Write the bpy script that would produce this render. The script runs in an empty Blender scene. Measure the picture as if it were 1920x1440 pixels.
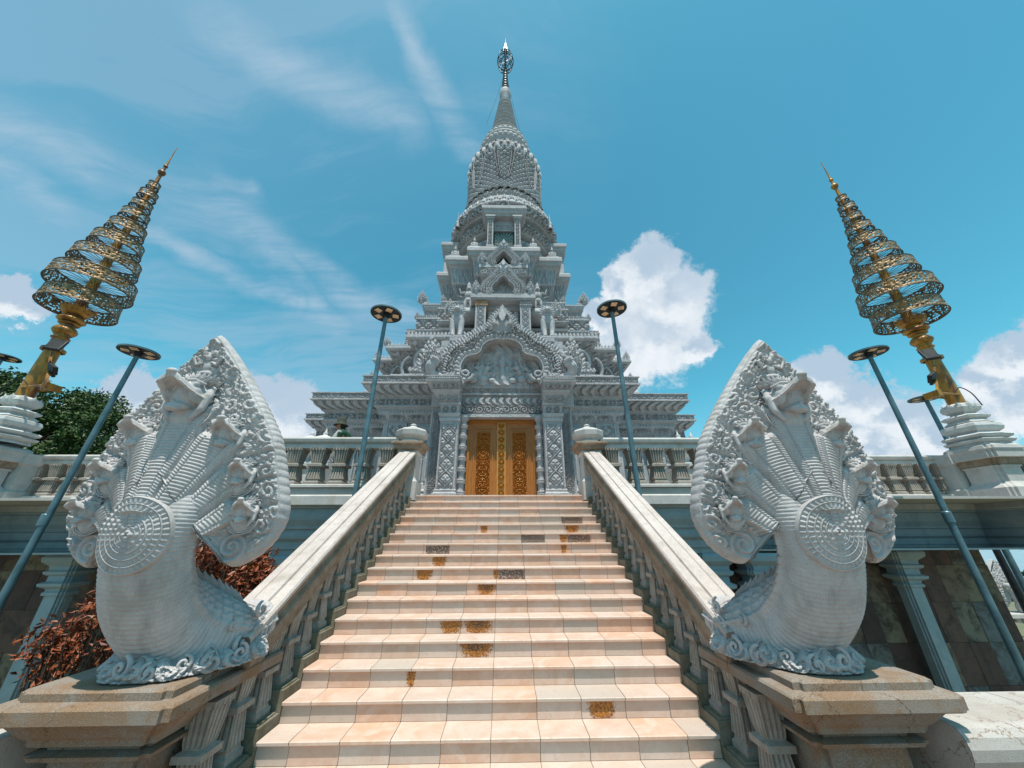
import bpy, math, random
import numpy as np
from mathutils import Vector, Matrix
PI = math.pi
rng = np.random.default_rng(7)
random.seed(7)
SC = bpy.context.scene
COL = SC.collection

# ------------------------------------------------------------------ camera
F_PX, YAW, PITCH, ROLL = 649.06, math.radians(1.3329), math.radians(24.0027), math.radians(-.2552)
CAM = np.array([.0948, 0.0, 1.835])
def cam_axes():
    cy, sy, cp, sp = math.cos(YAW), math.sin(YAW), math.cos(PITCH), math.sin(PITCH)
    f = np.array([sy*cp, cy*cp, sp]); r = np.array([cy, -sy, 0.0]); u = np.cross(r, f)
    cr, sr = math.cos(ROLL), math.sin(ROLL)
    return cr*r+sr*u, -sr*r+cr*u, f
_r, _u, _f = cam_axes()
cam = bpy.data.cameras.new('camera'); cam.sensor_fit = 'HORIZONTAL'; cam.sensor_width = 36
cam.lens = 36*F_PX/1920; cam.clip_start = .05; cam.clip_end = 4000
cam_o = bpy.data.objects.new('camera', cam); COL.objects.link(cam_o)
cam_o.matrix_world = Matrix(((_r[0], _u[0], -_f[0], CAM[0]), (_r[1], _u[1], -_f[1], CAM[1]), (_r[2], _u[2], -_f[2], CAM[2]), (0, 0, 0, 1)))
SC.camera = cam_o

# ------------------------------------------------------------------ light
SUN_EL, SUN_AZ = math.radians(73), math.radians(6)      # azimuth away from the -Y direction towards +X
sun = bpy.data.lights.new('sun', 'SUN'); sun.energy = 4.7; sun.angle = math.radians(.55); sun.color = (1, .945, .86)
sun_o = bpy.data.objects.new('sun', sun); COL.objects.link(sun_o)
sd = Vector((math.sin(SUN_AZ)*math.cos(SUN_EL), -math.cos(SUN_AZ)*math.cos(SUN_EL), math.sin(SUN_EL)))
sun_o.rotation_euler = sd.to_track_quat('Z', 'Y').to_euler()
sun_o.location = (0, -20, 60)
SC.view_settings.view_transform = 'Standard'; SC.view_settings.look = 'None'
SC.view_settings.exposure = 0.18; SC.view_settings.gamma = 1.0

# ------------------------------------------------------------------ node helper
class NT:
    def __init__(s, nt): s.nt = nt; nt.nodes.clear()
    def n(s, t, **kw):
        nd = s.nt.nodes.new(t)
        for k, v in kw.items(): setattr(nd, k, v)
        return nd
    def put(s, sock, v):
        if v is None: return
        if hasattr(v, 'is_linked') or isinstance(v, bpy.types.NodeSocket): s.nt.links.new(v, sock)
        elif isinstance(v, (tuple, list)) and sock.type == 'RGBA' and len(v) == 3: sock.default_value = (*v, 1)
        else: sock.default_value = v
    def m(s, op, a, b=None, c=None, clamp=False):
        nd = s.n('ShaderNodeMath', operation=op, use_clamp=clamp)
        s.put(nd.inputs[0], a); s.put(nd.inputs[1], b); s.put(nd.inputs[2], c)
        return nd.outputs[0]
    def vm(s, op, a, b=None, out=0, scale=None):
        nd = s.n('ShaderNodeVectorMath', operation=op)
        s.put(nd.inputs[0], a); s.put(nd.inputs[1], b)
        if scale is not None: s.put(nd.inputs['Scale'], scale)
        return nd.outputs[out]
    def mix(s, f, a, b, bt='MIX'):
        nd = s.n('ShaderNodeMix', data_type='RGBA', blend_type=bt)
        s.put(nd.inputs[0], f); s.put(nd.inputs[6], a); s.put(nd.inputs[7], b)
        return nd.outputs[2]
    def rng(s, v, a, b, c=0., d=1., smooth=True):
        nd = s.n('ShaderNodeMapRange'); nd.interpolation_type = 'SMOOTHSTEP' if smooth else 'LINEAR'
        s.put(nd.inputs[0], v); s.put(nd.inputs[1], a); s.put(nd.inputs[2], b); s.put(nd.inputs[3], c); s.put(nd.inputs[4], d)
        return nd.outputs[0]
    def noise(s, vec, scale, detail=4., rough=.55, dist=0., out=0):
        nd = s.n('ShaderNodeTexNoise'); s.put(nd.inputs['Vector'], vec)
        nd.inputs['Scale'].default_value = scale; nd.inputs['Detail'].default_value = detail
        nd.inputs['Roughness'].default_value = rough; nd.inputs['Distortion'].default_value = dist
        return nd.outputs[out]
    def mapping(s, vec, loc=(0, 0, 0), rot=(0, 0, 0), sc=(1, 1, 1)):
        nd = s.n('ShaderNodeMapping'); s.put(nd.inputs[0], vec)
        nd.inputs[1].default_value = loc; nd.inputs[2].default_value = rot; nd.inputs[3].default_value = sc
        return nd.outputs[0]

# ------------------------------------------------------------------ world: sky and clouds far away, by direction
W = bpy.data.worlds.new('World'); SC.world = W; W.use_nodes = True
w = NT(W.node_tree)
sky = w.n('ShaderNodeTexSky', sky_type='NISHITA'); sky.sun_disc = False
sky.sun_elevation = SUN_EL; sky.sun_rotation = PI - SUN_AZ
sky.altitude = 0; sky.air_density = 1.0; sky.dust_density = .6; sky.ozone_density = 1.0
d = w.n('ShaderNodeTexCoord').outputs['Generated']
sz = w.n('ShaderNodeSeparateXYZ'); w.put(sz.inputs[0], d)
skyc = w.mix(1.0, sky.outputs[0], (.58, 1.62, 1.40), 'MULTIPLY')
skyc = w.mix(w.rng(sz.outputs[2], .36, .02, 0., .85), skyc, (2.5, 4.5, 6.0))
CL = [(0.362,0.691,0.626,0.075),(0.304,0.738,0.603,0.050),(0.416,0.716,0.561,0.092),(0.4,0.777,0.487,0.115),(0.48,0.753,0.45,0.052),(0.258,0.79,0.554,0.045),(0.345,0.816,0.468,0.09),
(0.685,0.655,0.32,0.048),(0.717,0.646,0.262,0.058),(0.755,0.627,0.193,0.06),(0.692,0.69,0.212,0.07),(0.778,0.608,0.157,0.05),(0.731,0.668,0.14,0.07),(0.65,0.74,0.2,0.06),
(0.84,0.47,0.27,0.045),(0.823,0.515,0.239,0.04),(0.841,0.499,0.208,0.055),(0.819,0.542,0.186,0.045),(0.86,0.44,0.24,0.06),(0.611,0.741,0.279,0.045),
(-0.803,0.475,0.359,0.035),(-0.82,0.46,0.345,0.04),(-0.718,0.647,0.256,0.045),(-0.741,0.63,0.232,0.04),(-0.56,0.777,0.292,0.066),(-0.523,0.812,0.265,0.08),(-0.59,0.778,0.226,0.07),(-.48,.83,.25,.06)]
pn = w.noise(d, 9.0, 10., .68, out=1)
dd = w.vm('ADD', d, w.vm('SCALE', w.vm('SUBTRACT', pn, (.5, .5, .5)), scale=.17))
def blobs(vec):
    f = None
    for x, y, z, r in CL:
        v = w.m('MULTIPLY_ADD', w.vm('DISTANCE', vec, (x, y, z), out=1), -1/(r*1.3), 1.0)
        f = v if f is None else w.m('MAXIMUM', f, v)
    return f
f0 = blobs(dd)
cum = w.rng(f0, .04, .30)
f1 = blobs(w.vm('ADD', dd, (0.012, -.01, .035)))         # sun side is the thinner side: brighter
lit = w.rng(w.m('SUBTRACT', f1, f0), -.45, .22)
det = w.noise(d, 22., 6., .6)
# high thin cloud on a plane
sx = w.n('ShaderNodeSeparateXYZ'); w.put(sx.inputs[0], d)
iz = w.m('DIVIDE', 1., w.m('MAXIMUM', w.m('ADD', sx.outputs[2], .12), .05))
cx = w.n('ShaderNodeCombineXYZ'); w.put(cx.inputs[0], w.m('MULTIPLY', sx.outputs[0], iz)); w.put(cx.inputs[1], w.m('MULTIPLY', sx.outputs[1], iz))
warp = w.noise(cx.outputs[0], .9, 3., .5, out=1)
cp = w.vm('ADD', cx.outputs[0], w.vm('SCALE', warp, scale=.65))
st = w.noise(w.mapping(cp, (2.3, .7, 0), (0, 0, math.radians(-38)), (.5, 3.0, 1)), 1.8, 10., .62)
st2 = w.noise(w.mapping(cp, (5.1, 2.2, 0), (0, 0, math.radians(-50)), (.4, 1.0, 1)), 1.2, 4., .5)
reg = w.rng(w.m('MULTIPLY_ADD', w.noise(d, 2.2, 4., .6), .5, sx.outputs[0]), .62, -.05)
cir = w.m('MULTIPLY', w.rng(w.m('MULTIPLY_ADD', st2, .48, w.m('MULTIPLY', st, 1.05)), .62, .94), reg)
veil = w.m('MULTIPLY', w.rng(sx.outputs[1], .75, .20), .30)  # thin veil overhead
cir = w.m('MINIMUM', w.m('ADD', w.m('MULTIPLY', cir, .80), w.m('MULTIPLY', veil, reg)), .58)
WISPS = [((-0.763, 0.316, 0.563), (-0.578, 0.532, 0.619), 0.075), ((-0.578, 0.532, 0.619), (-0.345, 0.751, 0.562), 0.055), ((-0.345, 0.751, 0.562), (-0.071, 0.863, 0.501), 0.04), ((-0.719, 0.405, 0.566), (-0.535, 0.521, 0.665), 0.025), ((-0.205, 0.3, 0.932), (-0.167, 0.4, 0.901), 0.035), ((-0.167, 0.4, 0.901), (-0.099, 0.518, 0.85), 0.05), ((-0.549, 0.579, 0.602), (-0.419, 0.758, 0.5), 0.04), ((-0.494, 0.284, 0.822), (-0.404, 0.375, 0.835), 0.06), ((-0.404, 0.375, 0.835), (-0.225, 0.475, 0.851), 0.07), ((-0.78, 0.347, 0.521), (-0.754, 0.44, 0.488), 0.035), ((-0.669, 0.51, 0.54), (-0.497, 0.688, 0.529), 0.03)]
dw = w.vm('ADD', d, w.vm('SCALE', w.vm('SUBTRACT', w.noise(d, 5., 7., .6, out=1), (.5, .5, .5)), scale=.13))
wm = None
for a_, b_, w_ in WISPS:      # long feathered wisps of high cloud, fixed directions in the sky
    a3, b3 = Vector(a_), Vector(b_); ab = b3-a3
    t_ = w.m('MULTIPLY', w.vm('DOT_PRODUCT', w.vm('SUBTRACT', dw, tuple(a3)), tuple(ab), out=1), 1/ab.length_squared, clamp=True)
    q_ = w.vm('ADD', w.vm('SCALE', tuple(ab), scale=t_), tuple(a3))
    v_ = w.rng(w.vm('DISTANCE', dw, q_, out=1), w_*1.15, 0.)
    wm = v_ if wm is None else w.m('MAXIMUM', wm, v_)
fine = w.noise(w.mapping(cp, (1.1, 3.7, 0), (0, 0, math.radians(-40)), (.8, 4.2, 1)), 2.2, 10., .65)
wm = w.m('MULTIPLY', wm, w.rng(fine, .30, .72, .10, .85))
cir = w.m('SUBTRACT', 1., w.m('MULTIPLY', w.m('SUBTRACT', 1., w.m('MULTIPLY', cir, .62)), w.m('SUBTRACT', 1., wm)))
c1 = w.mix(cir, skyc, (3.4, 4.7, 5.9))
ccol = w.mix(w.m('MULTIPLY', lit, w.rng(det, .2, .7, .75, 1.)), (3.9, 4.9, 6.0), (7.4, 7.7, 8.0))
c2 = w.mix(w.m('MULTIPLY', cum, .96), c1, ccol)
bg = w.n('ShaderNodeBackground'); w.put(bg.inputs[0], c2); bg.inputs[1].default_value = .108
wo = w.n('ShaderNodeOutputWorld'); w.nt.links.new(bg.outputs[0], wo.inputs[0])

# ------------------------------------------------------------------ materials
def M_(name): 
    m = bpy.data.materials.new(name); m.use_nodes = True
    return m, NT(m.node_tree)
def finish(t, col, rough=.8, bump=None, bstr=.3, bdist=.02, metal=0., spec=.3, extra=None):
    p = t.n('ShaderNodeBsdfPrincipled'); t.put(p.inputs['Base Color'], col); t.put(p.inputs['Roughness'], rough)
    p.inputs['Metallic'].default_value = metal; p.inputs['Specular IOR Level'].default_value = spec
    if bump is not None:
        b = t.n('ShaderNodeBump'); b.inputs['Strength'].default_value = bstr; b.inputs['Distance'].default_value = bdist
        t.put(b.inputs['Height'], bump); t.nt.links.new(b.outputs[0], p.inputs['Normal'])
    if extra: extra(p)
    o = t.n('ShaderNodeOutputMaterial'); t.nt.links.new(p.outputs[0], o.inputs[0]); return p
def pos(t): return t.n('ShaderNodeNewGeometry').outputs['Position']
def stone(name, a, b, patch=1.2, speck=0.0, grain=60., bstr=.25, bdist=.01, rough=.75, dirt=None, dirt_amt=.5, streak=0.):
    m, t = M_(name); P = pos(t)
    n1 = t.noise(P, patch, 5., .6); n2 = t.noise(P, grain, 3., .6); n3 = t.noise(P, patch*6, 5., .65)
    c = t.mix(t.rng(t.m('MULTIPLY_ADD', n3, .5, t.m('MULTIPLY', n1, .6)), .38, .72), a, b)
    if speck: 
        vs = t.noise(P, 170., 2., .7)
        c = t.mix(t.m('MULTIPLY', t.rng(vs, .52, .66), speck), c, (a[0]*.35, a[1]*.35, a[2]*.36))
        c = t.mix(t.m('MULTIPLY', t.rng(vs, .46, .34), speck*.7), c, (min(1, a[0]*1.5), min(1, a[1]*1.5), min(1, a[2]*1.5)))
    if dirt:
        dn = t.noise(t.mapping(P, sc=(1, 1, .35)), patch*2.2, 6., .7, .4)
        c = t.mix(t.m('MULTIPLY', t.rng(dn, .5, .68), dirt_amt), c, dirt)
    if streak:
        sn = t.noise(t.mapping(P, sc=(9, 9, .5)), 1.0, 4., .6)
        c = t.mix(t.m('MULTIPLY', t.rng(sn, .5, .72), streak), c, tuple(x*.45 for x in a))
    h = t.m('MULTIPLY_ADD', n2, .7, t.m('MULTIPLY', n3, .6))
    finish(t, c, rough, h, bstr, bdist); return m
MAT = {}
MAT['temple'] = stone('temple_stone', (.355, .34, .345), (.475, .455, .46), 1.1, .15, 22., .9, .035, .7, (.33, .36, .38), .35, .25)
MAT['temple_dark'] = stone('temple_stone_weathered', (.40, .43, .445), (.52, .545, .56), 1.6, .2, 40., .5, .02, .75, (.24, .24, .235), .5, .35)
MAT['naga'] = stone('carved_stone', (.43, .405, .40), (.54, .51, .50), 2.2, .34, 90., .8, .006, .72, (.31, .29, .26), .55, .35)
MAT['rail'] = stone('granite', (.45, .385, .35), (.57, .50, .46), 1.8, .55, 110., .35, .004, .7, (.30, .25, .20), .5)
MAT['railside'] = stone('brown_granite', (.20, .135, .085), (.33, .26, .20), 2.2, .4, 110., .35, .004, .8, (.12, .085, .055), .6)  # darker brown granite for rail undersides, newel caps and pier coves
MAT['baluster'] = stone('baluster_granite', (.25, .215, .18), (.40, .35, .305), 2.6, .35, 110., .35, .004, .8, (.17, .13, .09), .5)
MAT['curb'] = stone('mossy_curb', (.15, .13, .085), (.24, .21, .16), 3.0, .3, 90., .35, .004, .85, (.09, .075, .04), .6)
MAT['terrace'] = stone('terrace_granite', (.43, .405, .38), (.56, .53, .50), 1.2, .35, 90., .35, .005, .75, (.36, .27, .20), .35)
MAT['bluegrey'] = stone('blue_grey_paint', (.28, .33, .355), (.36, .41, .43), .8, .1, 60., .2, .005, .6, (.14, .17, .185), .35)
MAT['fixwhite'] = stone('white_plaster', (.50, .49, .475), (.60, .59, .575), 2., .15, 60., .3, .006, .7, (.40, .36, .30), .5, .2)
MAT['rusted'] = stone('rust_stained_stone', (.42, .20, .09), (.52, .40, .30), 4., .2, 40., .4, .02, .8, (.22, .10, .05), .6)
def pedestal_mat():
    m, t = M_('rust_stained_granite'); P = pos(t)
    n1 = t.noise(P, 2.6, 6., .65, .3); n2 = t.noise(P, 160., 3., .7); n3 = t.noise(P, 9., 6., .7)
    c = t.mix(t.rng(n1, .40, .62), (.255, .215, .18), (.24, .15, .09))
    c = t.mix(t.m('MULTIPLY', t.rng(n3, .52, .66), .7), c, (.23, .13, .06))
    c = t.mix(t.m('MULTIPLY', t.rng(n2, .52, .64), .55), c, (.10, .085, .07))
    c = t.mix(t.m('MULTIPLY', t.rng(n2, .46, .32), .35), c, (.62, .56, .50))
    v = t.n('ShaderNodeTexVoronoi', feature='DISTANCE_TO_EDGE'); t.put(v.inputs['Vector'], t.vm('ADD', P, t.vm('SCALE', t.noise(P, 5., 5., .6, out=1), scale=.35))); v.inputs['Scale'].default_value = 1.1
    c = t.mix(t.m('MULTIPLY', t.rng(v.outputs['Distance'], .006, .001), .8), c, (.10, .06, .035))
    finish(t, c, .85, t.m('MULTIPLY_ADD', n2, .8, n3), .5, .006); return m
MAT['pedestal'] = pedestal_mat()
def slab_mat():
    m, t = M_('pale_cracked_granite'); P = pos(t)
    n1 = t.noise(P, 1.5, 6., .65, .3); n2 = t.noise(P, 160., 3., .7)
    c = t.mix(t.rng(n1, .35, .65), (.50, .465, .43), (.40, .345, .30))
    c = t.mix(t.m('MULTIPLY', t.rng(n2, .52, .64), .45), c, (.16, .14, .12))
    v = t.n('ShaderNodeTexVoronoi', feature='DISTANCE_TO_EDGE'); t.put(v.inputs['Vector'], t.vm('ADD', P, t.vm('SCALE', t.noise(P, 4., 6., .6, out=1), scale=.6))); v.inputs['Scale'].default_value = .8
    c = t.mix(t.m('MULTIPLY', t.rng(v.outputs['Distance'], .006, .001), .8), c, (.22, .13, .08))
    finish(t, c, .85, n2, .4, .005); return m
MAT['slab'] = slab_mat()
def tile_mat():
    m, t = M_('marble_tile'); P = pos(t)
    a = t.n('ShaderNodeAttribute', attribute_name='tint'); a = a.outputs['Fac']
    s = t.n('ShaderNodeAttribute', attribute_name='rust').outputs['Fac']
    q = t.n('ShaderNodeAttribute', attribute_name='moss').outputs['Fac']
    off = t.vm('ADD', P, t.vm('SCALE', (3.1, 5.7, 9.2), scale=t.m('MULTIPLY', a, 7.)))
    n1 = t.noise(off, 3.5, 6., .65, .8); n2 = t.noise(off, 26., 6., .7, .5)
    c = t.mix(t.rng(n1, .35, .66), (.58, .35, .235), (.66, .48, .385))
    c = t.mix(t.rng(a, .0, 1., .0, .6, False), c, (.53, .49, .45))
    c = t.mix(t.rng(a, .82, .95, 0., .55), c, (.44, .37, .31))
    c = t.mix(t.m('MULTIPLY', t.rng(n2, .52, .68), .28), c, (.40, .27, .20))
    nn = t.noise(P, 30., 5., .75)
    c = t.mix(t.rng(t.m('ADD', s, t.m('MULTIPLY_ADD', nn, 1.5, -.75)), .22, .62), c, t.mix(t.rng(t.noise(P, 60., 3., .6), .4, .62), (.46, .19, .035), (.20, .065, .015)))
    bn = t.noise(P, 75., 3., .6)
    c = t.mix(t.m('MULTIPLY', t.rng(t.m('ADD', q, t.m('MULTIPLY_ADD', bn, 1.6, -.8)), .46, .54), .88), c, (.065, .045, .038))
    finish(t, c, t.rng(n2, .3, .7, .42, .62), t.m('MULTIPLY', n2, .5), .12, .003, spec=.4); return m
MAT['tile'] = tile_mat()
MAT['grout'] = stone('tile_grout', (.17, .11, .075), (.26, .18, .13), 6.)
def wood_mat(name, a, b):
    m, t = M_(name); P = pos(t)
    n1 = t.noise(t.mapping(P, sc=(14, 14, 1.2)), 3., 5., .6, .4); n2 = t.noise(P, 30., 4., .6)
    c = t.mix(t.rng(n1, .35, .65), a, b)
    finish(t, c, .38, n2, .3, .006, spec=.5); return m
MAT['door'] = wood_mat('varnished_wood', (.38, .125, .016), (.48, .18, .028))
MAT['door_carve'] = wood_mat('carved_wood', (.42, .14, .022), (.54, .21, .036))
MAT['door_gold'] = wood_mat('gilded_wood', (.50, .195, .024), (.58, .26, .038))
def simple(name, col, rough=.5, metal=0., var=.25, scale=5., bstr=.15):
    m, t = M_(name); P = pos(t); n1 = t.noise(P, scale, 5., .65)
    c = t.mix(t.rng(n1, .35, .65), tuple(x*(1-var) for x in col), tuple(min(1, x*(1+var)) for x in col))
    finish(t, c, t.rng(n1, .3, .7, rough*.8, min(1, rough*1.2)), t.noise(P, scale*12, 3.), bstr, .003, metal); return m
def gold_mat():
    m, t = M_('weathered_gold_paint'); P = pos(t)
    n1 = t.noise(t.mapping(P, sc=(1, 1, .3)), 3.5, 6., .7, .3)
    c = t.mix(t.rng(n1, .42, .66), (.44, .205, .028), (.15, .055, .02))
    finish(t, c, .42, t.noise(P, 30., 4.), .3, .004, .25, .5); return m
MAT['gold'] = gold_mat()
MAT['filigree'] = simple('tarnished_bronze', (.26, .165, .085), .5, .35, .45, 7.)
MAT['steel'] = simple('teal_grey_steel', (.105, .175, .20), .4, .3, .2, 3.)
MAT['black'] = simple('black_plastic', (.012, .012, .014), .45)
MAT['amber'] = simple('amber_led_lens', (.72, .42, .22), .35)
MAT['lens_white'] = simple('pale_lens', (.75, .62, .48), .35)
MAT['iron'] = simple('dark_iron', (.09, .075, .07), .45, .5)
MAT['glass'] = simple('green_window_glass', (.085, .17, .165), .12, .0, .3, 2., 0.)
MAT['opening_shade'] = simple('painted_opening_shade', (.03, .034, .04), .8)  # near-black colour that paints the shade inside an opening
MAT['hazy_plain'] = simple('haze_tinted_plain', (.20, .30, .34), .25, 0., .15, .02, .05)  # pale blue base colour stands in for haze over the far plain
MAT['skin'] = simple('skin', (.32, .15, .09), .55)
MAT['shirt'] = simple('green_shirt', (.015, .06, .035), .8)
MAT['sleeve'] = simple('pale_sleeve', (.38, .36, .34), .85)
MAT['hat'] = simple('camo_hat', (.05, .055, .04), .9, 0., .6, 30.)
MAT['trousers'] = simple('dark_trousers', (.03, .03, .04), .9)
MAT['hair'] = simple('black_hair', (.012, .01, .01), .6)
MAT['bark'] = simple('bark', (.10, .075, .055), .9, 0., .35, 12., .6)
def leaf_mat(name, a, b, sc=2.):
    m, t = M_(name); P = pos(t)
    at = t.n('ShaderNodeAttribute', attribute_name='tint').outputs['Fac']
    n1 = t.noise(P, sc, 4., .6)
    c = t.mix(t.m('MULTIPLY_ADD', at, .6, t.m('MULTIPLY', n1, .4)), a, b)
    def ex(p): 
        p.inputs['Subsurface Weight'].default_value = 0.
    finish(t, c, .5, None, spec=.35); return m
MAT['leaf'] = leaf_mat('green_leaf', (.012, .035, .010), (.075, .13, .022))
MAT['redleaf'] = leaf_mat('copper_leaf', (.055, .012, .010), (.40, .11, .035), 6.)
def stonewall_mat():
    m, t = M_('brown_slate_tile'); P = pos(t)
    a = t.n('ShaderNodeAttribute', attribute_name='tint').outputs['Fac']
    n1 = t.noise(t.vm('ADD', P, t.vm('SCALE', (7., 3., 5.), scale=t.m('MULTIPLY', a, 9.))), 2.5, 7., .7, .6)
    c = t.mix(t.rng(a, 0., .45, 0., 1., False), (.085, .045, .04), (.15, .075, .055))
    c = t.mix(t.rng(a, .45, .75, 0., 1., False), c, (.24, .185, .12))
    c = t.mix(t.rng(a, .8, .95, 0., 1., False), c, (.17, .17, .17))
    c = t.mix(t.rng(n1, .4, .68), c, (.05, .032, .026))
    finish(t, c, .6, t.noise(P, 14., 7., .7), .5, .01); return m
MAT['slate'] = stonewall_mat()
MAT['paving'] = stone('paving', (.36, .33, .30), (.46, .43, .40), 1.0, .3, 80.)
MAT['earth'] = stone('earth', (.20, .16, .11), (.12, .14, .07), .2, 0., 8.)
# ------------------------------------------------------------------ mesh builder
def A(*v): return np.array(v, float)
class MB:
    def __init__(s): s.V = []; s.Fc = []; s.n = 0; s.att = {}; s.attn = []
    def add(s, V, Fs, **att):
        V = np.asarray(V, float).reshape(-1, 3)
        s.V.append(V); s.Fc.append(np.asarray(Fs, np.int64)+s.n); 
        for k in att: s.att.setdefault(k, []).append((s.n, len(V), att[k]))
        s.n += len(V)
    def grid(s, P, wrapu=False, wrapv=False, **att):
        nu, nv = P.shape[:2]; idx = np.arange(nu*nv).reshape(nu, nv)
        if wrapu: idx = np.vstack([idx, idx[:1]])
        if wrapv: idx = np.hstack([idx, idx[:, :1]])
        q = np.stack([idx[:-1, :-1], idx[1:, :-1], idx[1:, 1:], idx[:-1, 1:]], -1).reshape(-1, 4)
        s.add(P.reshape(-1, 3), q, **att)
    def hexa(s, c, **att):     # 8 corners: bottom 4, top 4
        s.add(c, [[0, 3, 2, 1], [4, 5, 6, 7], [0, 1, 5, 4], [1, 2, 6, 5], [2, 3, 7, 6], [3, 0, 4, 7]], **att)
    def box(s, x0, x1, y0, y1, z0, z1, **att):
        s.hexa([(x0, y0, z0), (x1, y0, z0), (x1, y1, z0), (x0, y1, z0), (x0, y0, z1), (x1, y0, z1), (x1, y1, z1), (x0, y1, z1)], **att)
    def fan(s, ring, tip=None):
        ring = np.asarray(ring); n = len(ring); c = ring.mean(0) if tip is None else np.asarray(tip)
        s.add(np.vstack([ring, c]), [[i, (i+1) % n, n, n] for i in range(n)])
    def build(s, name, mat, parent=None, smooth=False, bevel=0., loc=None):
        V = np.vstack(s.V); Q = np.vstack([f if f.shape[1] == 4 else np.hstack([f, f[:, -1:]]) for f in s.Fc])
        tri = (Q[:, 2] == Q[:, 3])
        cnt = np.where(tri, 3, 4); flat = Q.reshape(-1); keep = np.ones(len(flat), bool); keep[3::4][tri] = False
        flat = flat[keep]; starts = np.concatenate([[0], np.cumsum(cnt)[:-1]])
        me = bpy.data.meshes.new(name)
        me.vertices.add(len(V)); me.vertices.foreach_set('co', V.astype(np.float32).ravel())
        me.loops.add(len(flat)); me.loops.foreach_set('vertex_index', flat.astype(np.int32))
        me.polygons.add(len(Q)); me.polygons.foreach_set('loop_start', starts.astype(np.int32))
        try: me.polygons.foreach_set('loop_total', cnt.astype(np.int32))
        except Exception: pass
        me.polygons.foreach_set('use_smooth', np.full(len(Q), smooth))
        me.update(calc_edges=True); me.validate()
        for k, lst in s.att.items():
            arr = np.zeros(len(V), np.float32)
            for st_, n_, v in lst: arr[st_:st_+n_] = v
            if len(me.vertices) == len(V):
                at = me.attributes.new(k, 'FLOAT', 'POINT'); at.data.foreach_set('value', arr)
        me.materials.append(MAT[mat] if isinstance(mat, str) else mat)
        o = bpy.data.objects.new(name, me); COL.objects.link(o)
        if parent is not None: o.parent = parent
        if bevel:
            b = o.modifiers.new('b', 'BEVEL'); b.width = bevel; b.segments = 2; b.limit_method = 'ANGLE'
        return o
def empty(name, loc, label=None, cat=None, group=None):
    o = bpy.data.objects.new(name, None); COL.objects.link(o); o.location = loc; o.empty_display_size = .2
    tag(o, label, cat, group); return o
def tag(o, label=None, cat=None, group=None, kind=None):
    if label: o['label'] = label
    if cat: o['category'] = cat
    if group: o['group'] = group
    if kind: o['kind'] = kind
    return o
def world_parent(o, p):      # parts are built in world coordinates; keep them there under an Empty with a location
    o.parent = p; o.matrix_parent_inverse = Matrix.Translation(-Vector(p.location)); return o
def part(mb, name, mat, root, **kw):
    o = mb.build(name, mat, None, **kw); world_parent(o, root) if root.type == 'EMPTY' else sub(o, root); return o
def sub(o, p): o.parent = p; return o
def copy_tree(o, parent=None):
    c = o.copy(); COL.objects.link(c); c.parent = parent
    for ch in o.children: 
        cc = copy_tree(ch, c); cc.matrix_parent_inverse = ch.matrix_parent_inverse.copy()
    return c

# ------------------------------------------------------------------ carved patterns: height 0..1 from u (metres along), v (0..1 across), ratio hgt = band height in metres
def sst(a, b, x): t = np.clip((x-a)/(b-a), 0, 1); return t*t*(3-2*t)
def p_vine(u, v, h):
    s = h*1.05; a = u/s; i = np.floor(a); x = (a-i-.5); y = (v-.5); sg = np.where(i % 2 == 0, 1, -1)
    r = np.hypot(x, y)+1e-6; th = np.arctan2(y*sg, x)
    sp = .5+.5*np.cos(2*PI*(r*3.3)-th)
    lf = .5+.5*np.cos(2*PI*(np.abs(x)*2+np.abs(y)*3))
    return np.where(r < .48, sp, lf*.8)
def p_kbach(u, v, h, s=None):
    s = s or h; a = u/s; b = v*h/s; i = np.floor(a); b2 = b+.5*(i % 2); j = np.floor(b2)
    x = a-i-.5; y = b2-j-.5; sg = np.where((i+j) % 2 == 0, 1, -1)
    r = np.hypot(x, y)+1e-6; th = np.arctan2(y, x*sg)
    sp = .5+.5*np.cos(2*PI*r*3.0-th+j)
    lf = .5+.5*np.cos(9*th+2)*np.cos(8*r)
    return np.where(r < .44, sp, lf*.7)
def p_lattice(u, v, h, s=None):
    s = s or h; a = u/s; b = v*h/s
    p, q = a+b, a-b; fp = np.abs(p-np.round(p)); fq = np.abs(q-np.round(q)); m = np.minimum(fp, fq)
    cx_, cy_ = p-np.floor(p)-.5, q-np.floor(q)-.5; r = np.hypot(cx_, cy_); th = np.arctan2(cy_, cx_)
    ros = (.5+.5*np.cos(4*th))*sst(.40, .22, r)
    line = sst(.055, .03, m)*.75                      # raised diagonal fillet, groove each side, rosette pad inside
    return np.maximum(line, sst(.085, .15, m)*(.40+.60*ros))
def p_petal(u, v, h, s=None):
    s = s or h*.75; a = u/s; x = np.abs(a-np.floor(a)-.5)*2
    out = 1-x**2.2; m = sst(-.03, .06, out-v); rib = .6+.4*np.cos(3*PI*x)
    return m*rib*(1-.3*v)
def p_drop(u, v, h, s=None): return p_petal(u, 1-v, h, s)
def p_dentil(u, v, h):
    s = h*.9; a = u/s; x = np.abs(a-np.floor(a)-.5)*2
    return sst(.75, .6, x)*sst(0, .08, v)*sst(1, .92, v)
def p_bead(u, v, h):
    a = u/h; x = a-np.floor(a)-.5; y = v-.5; return np.sqrt(np.clip(1-(x*x+y*y)*4.2, 0, 1))
def p_wave(u, v, h):
    s = h*.8; a = u/s+.55*np.sin(PI*v)+.25*v; x = a-np.floor(a)-.5
    return np.clip(.5+.5*np.cos(2*PI*x)+.25*np.cos(4*PI*x+4*v), 0, 1)*sst(0, .1, v)*sst(1, .9, v)
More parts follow.
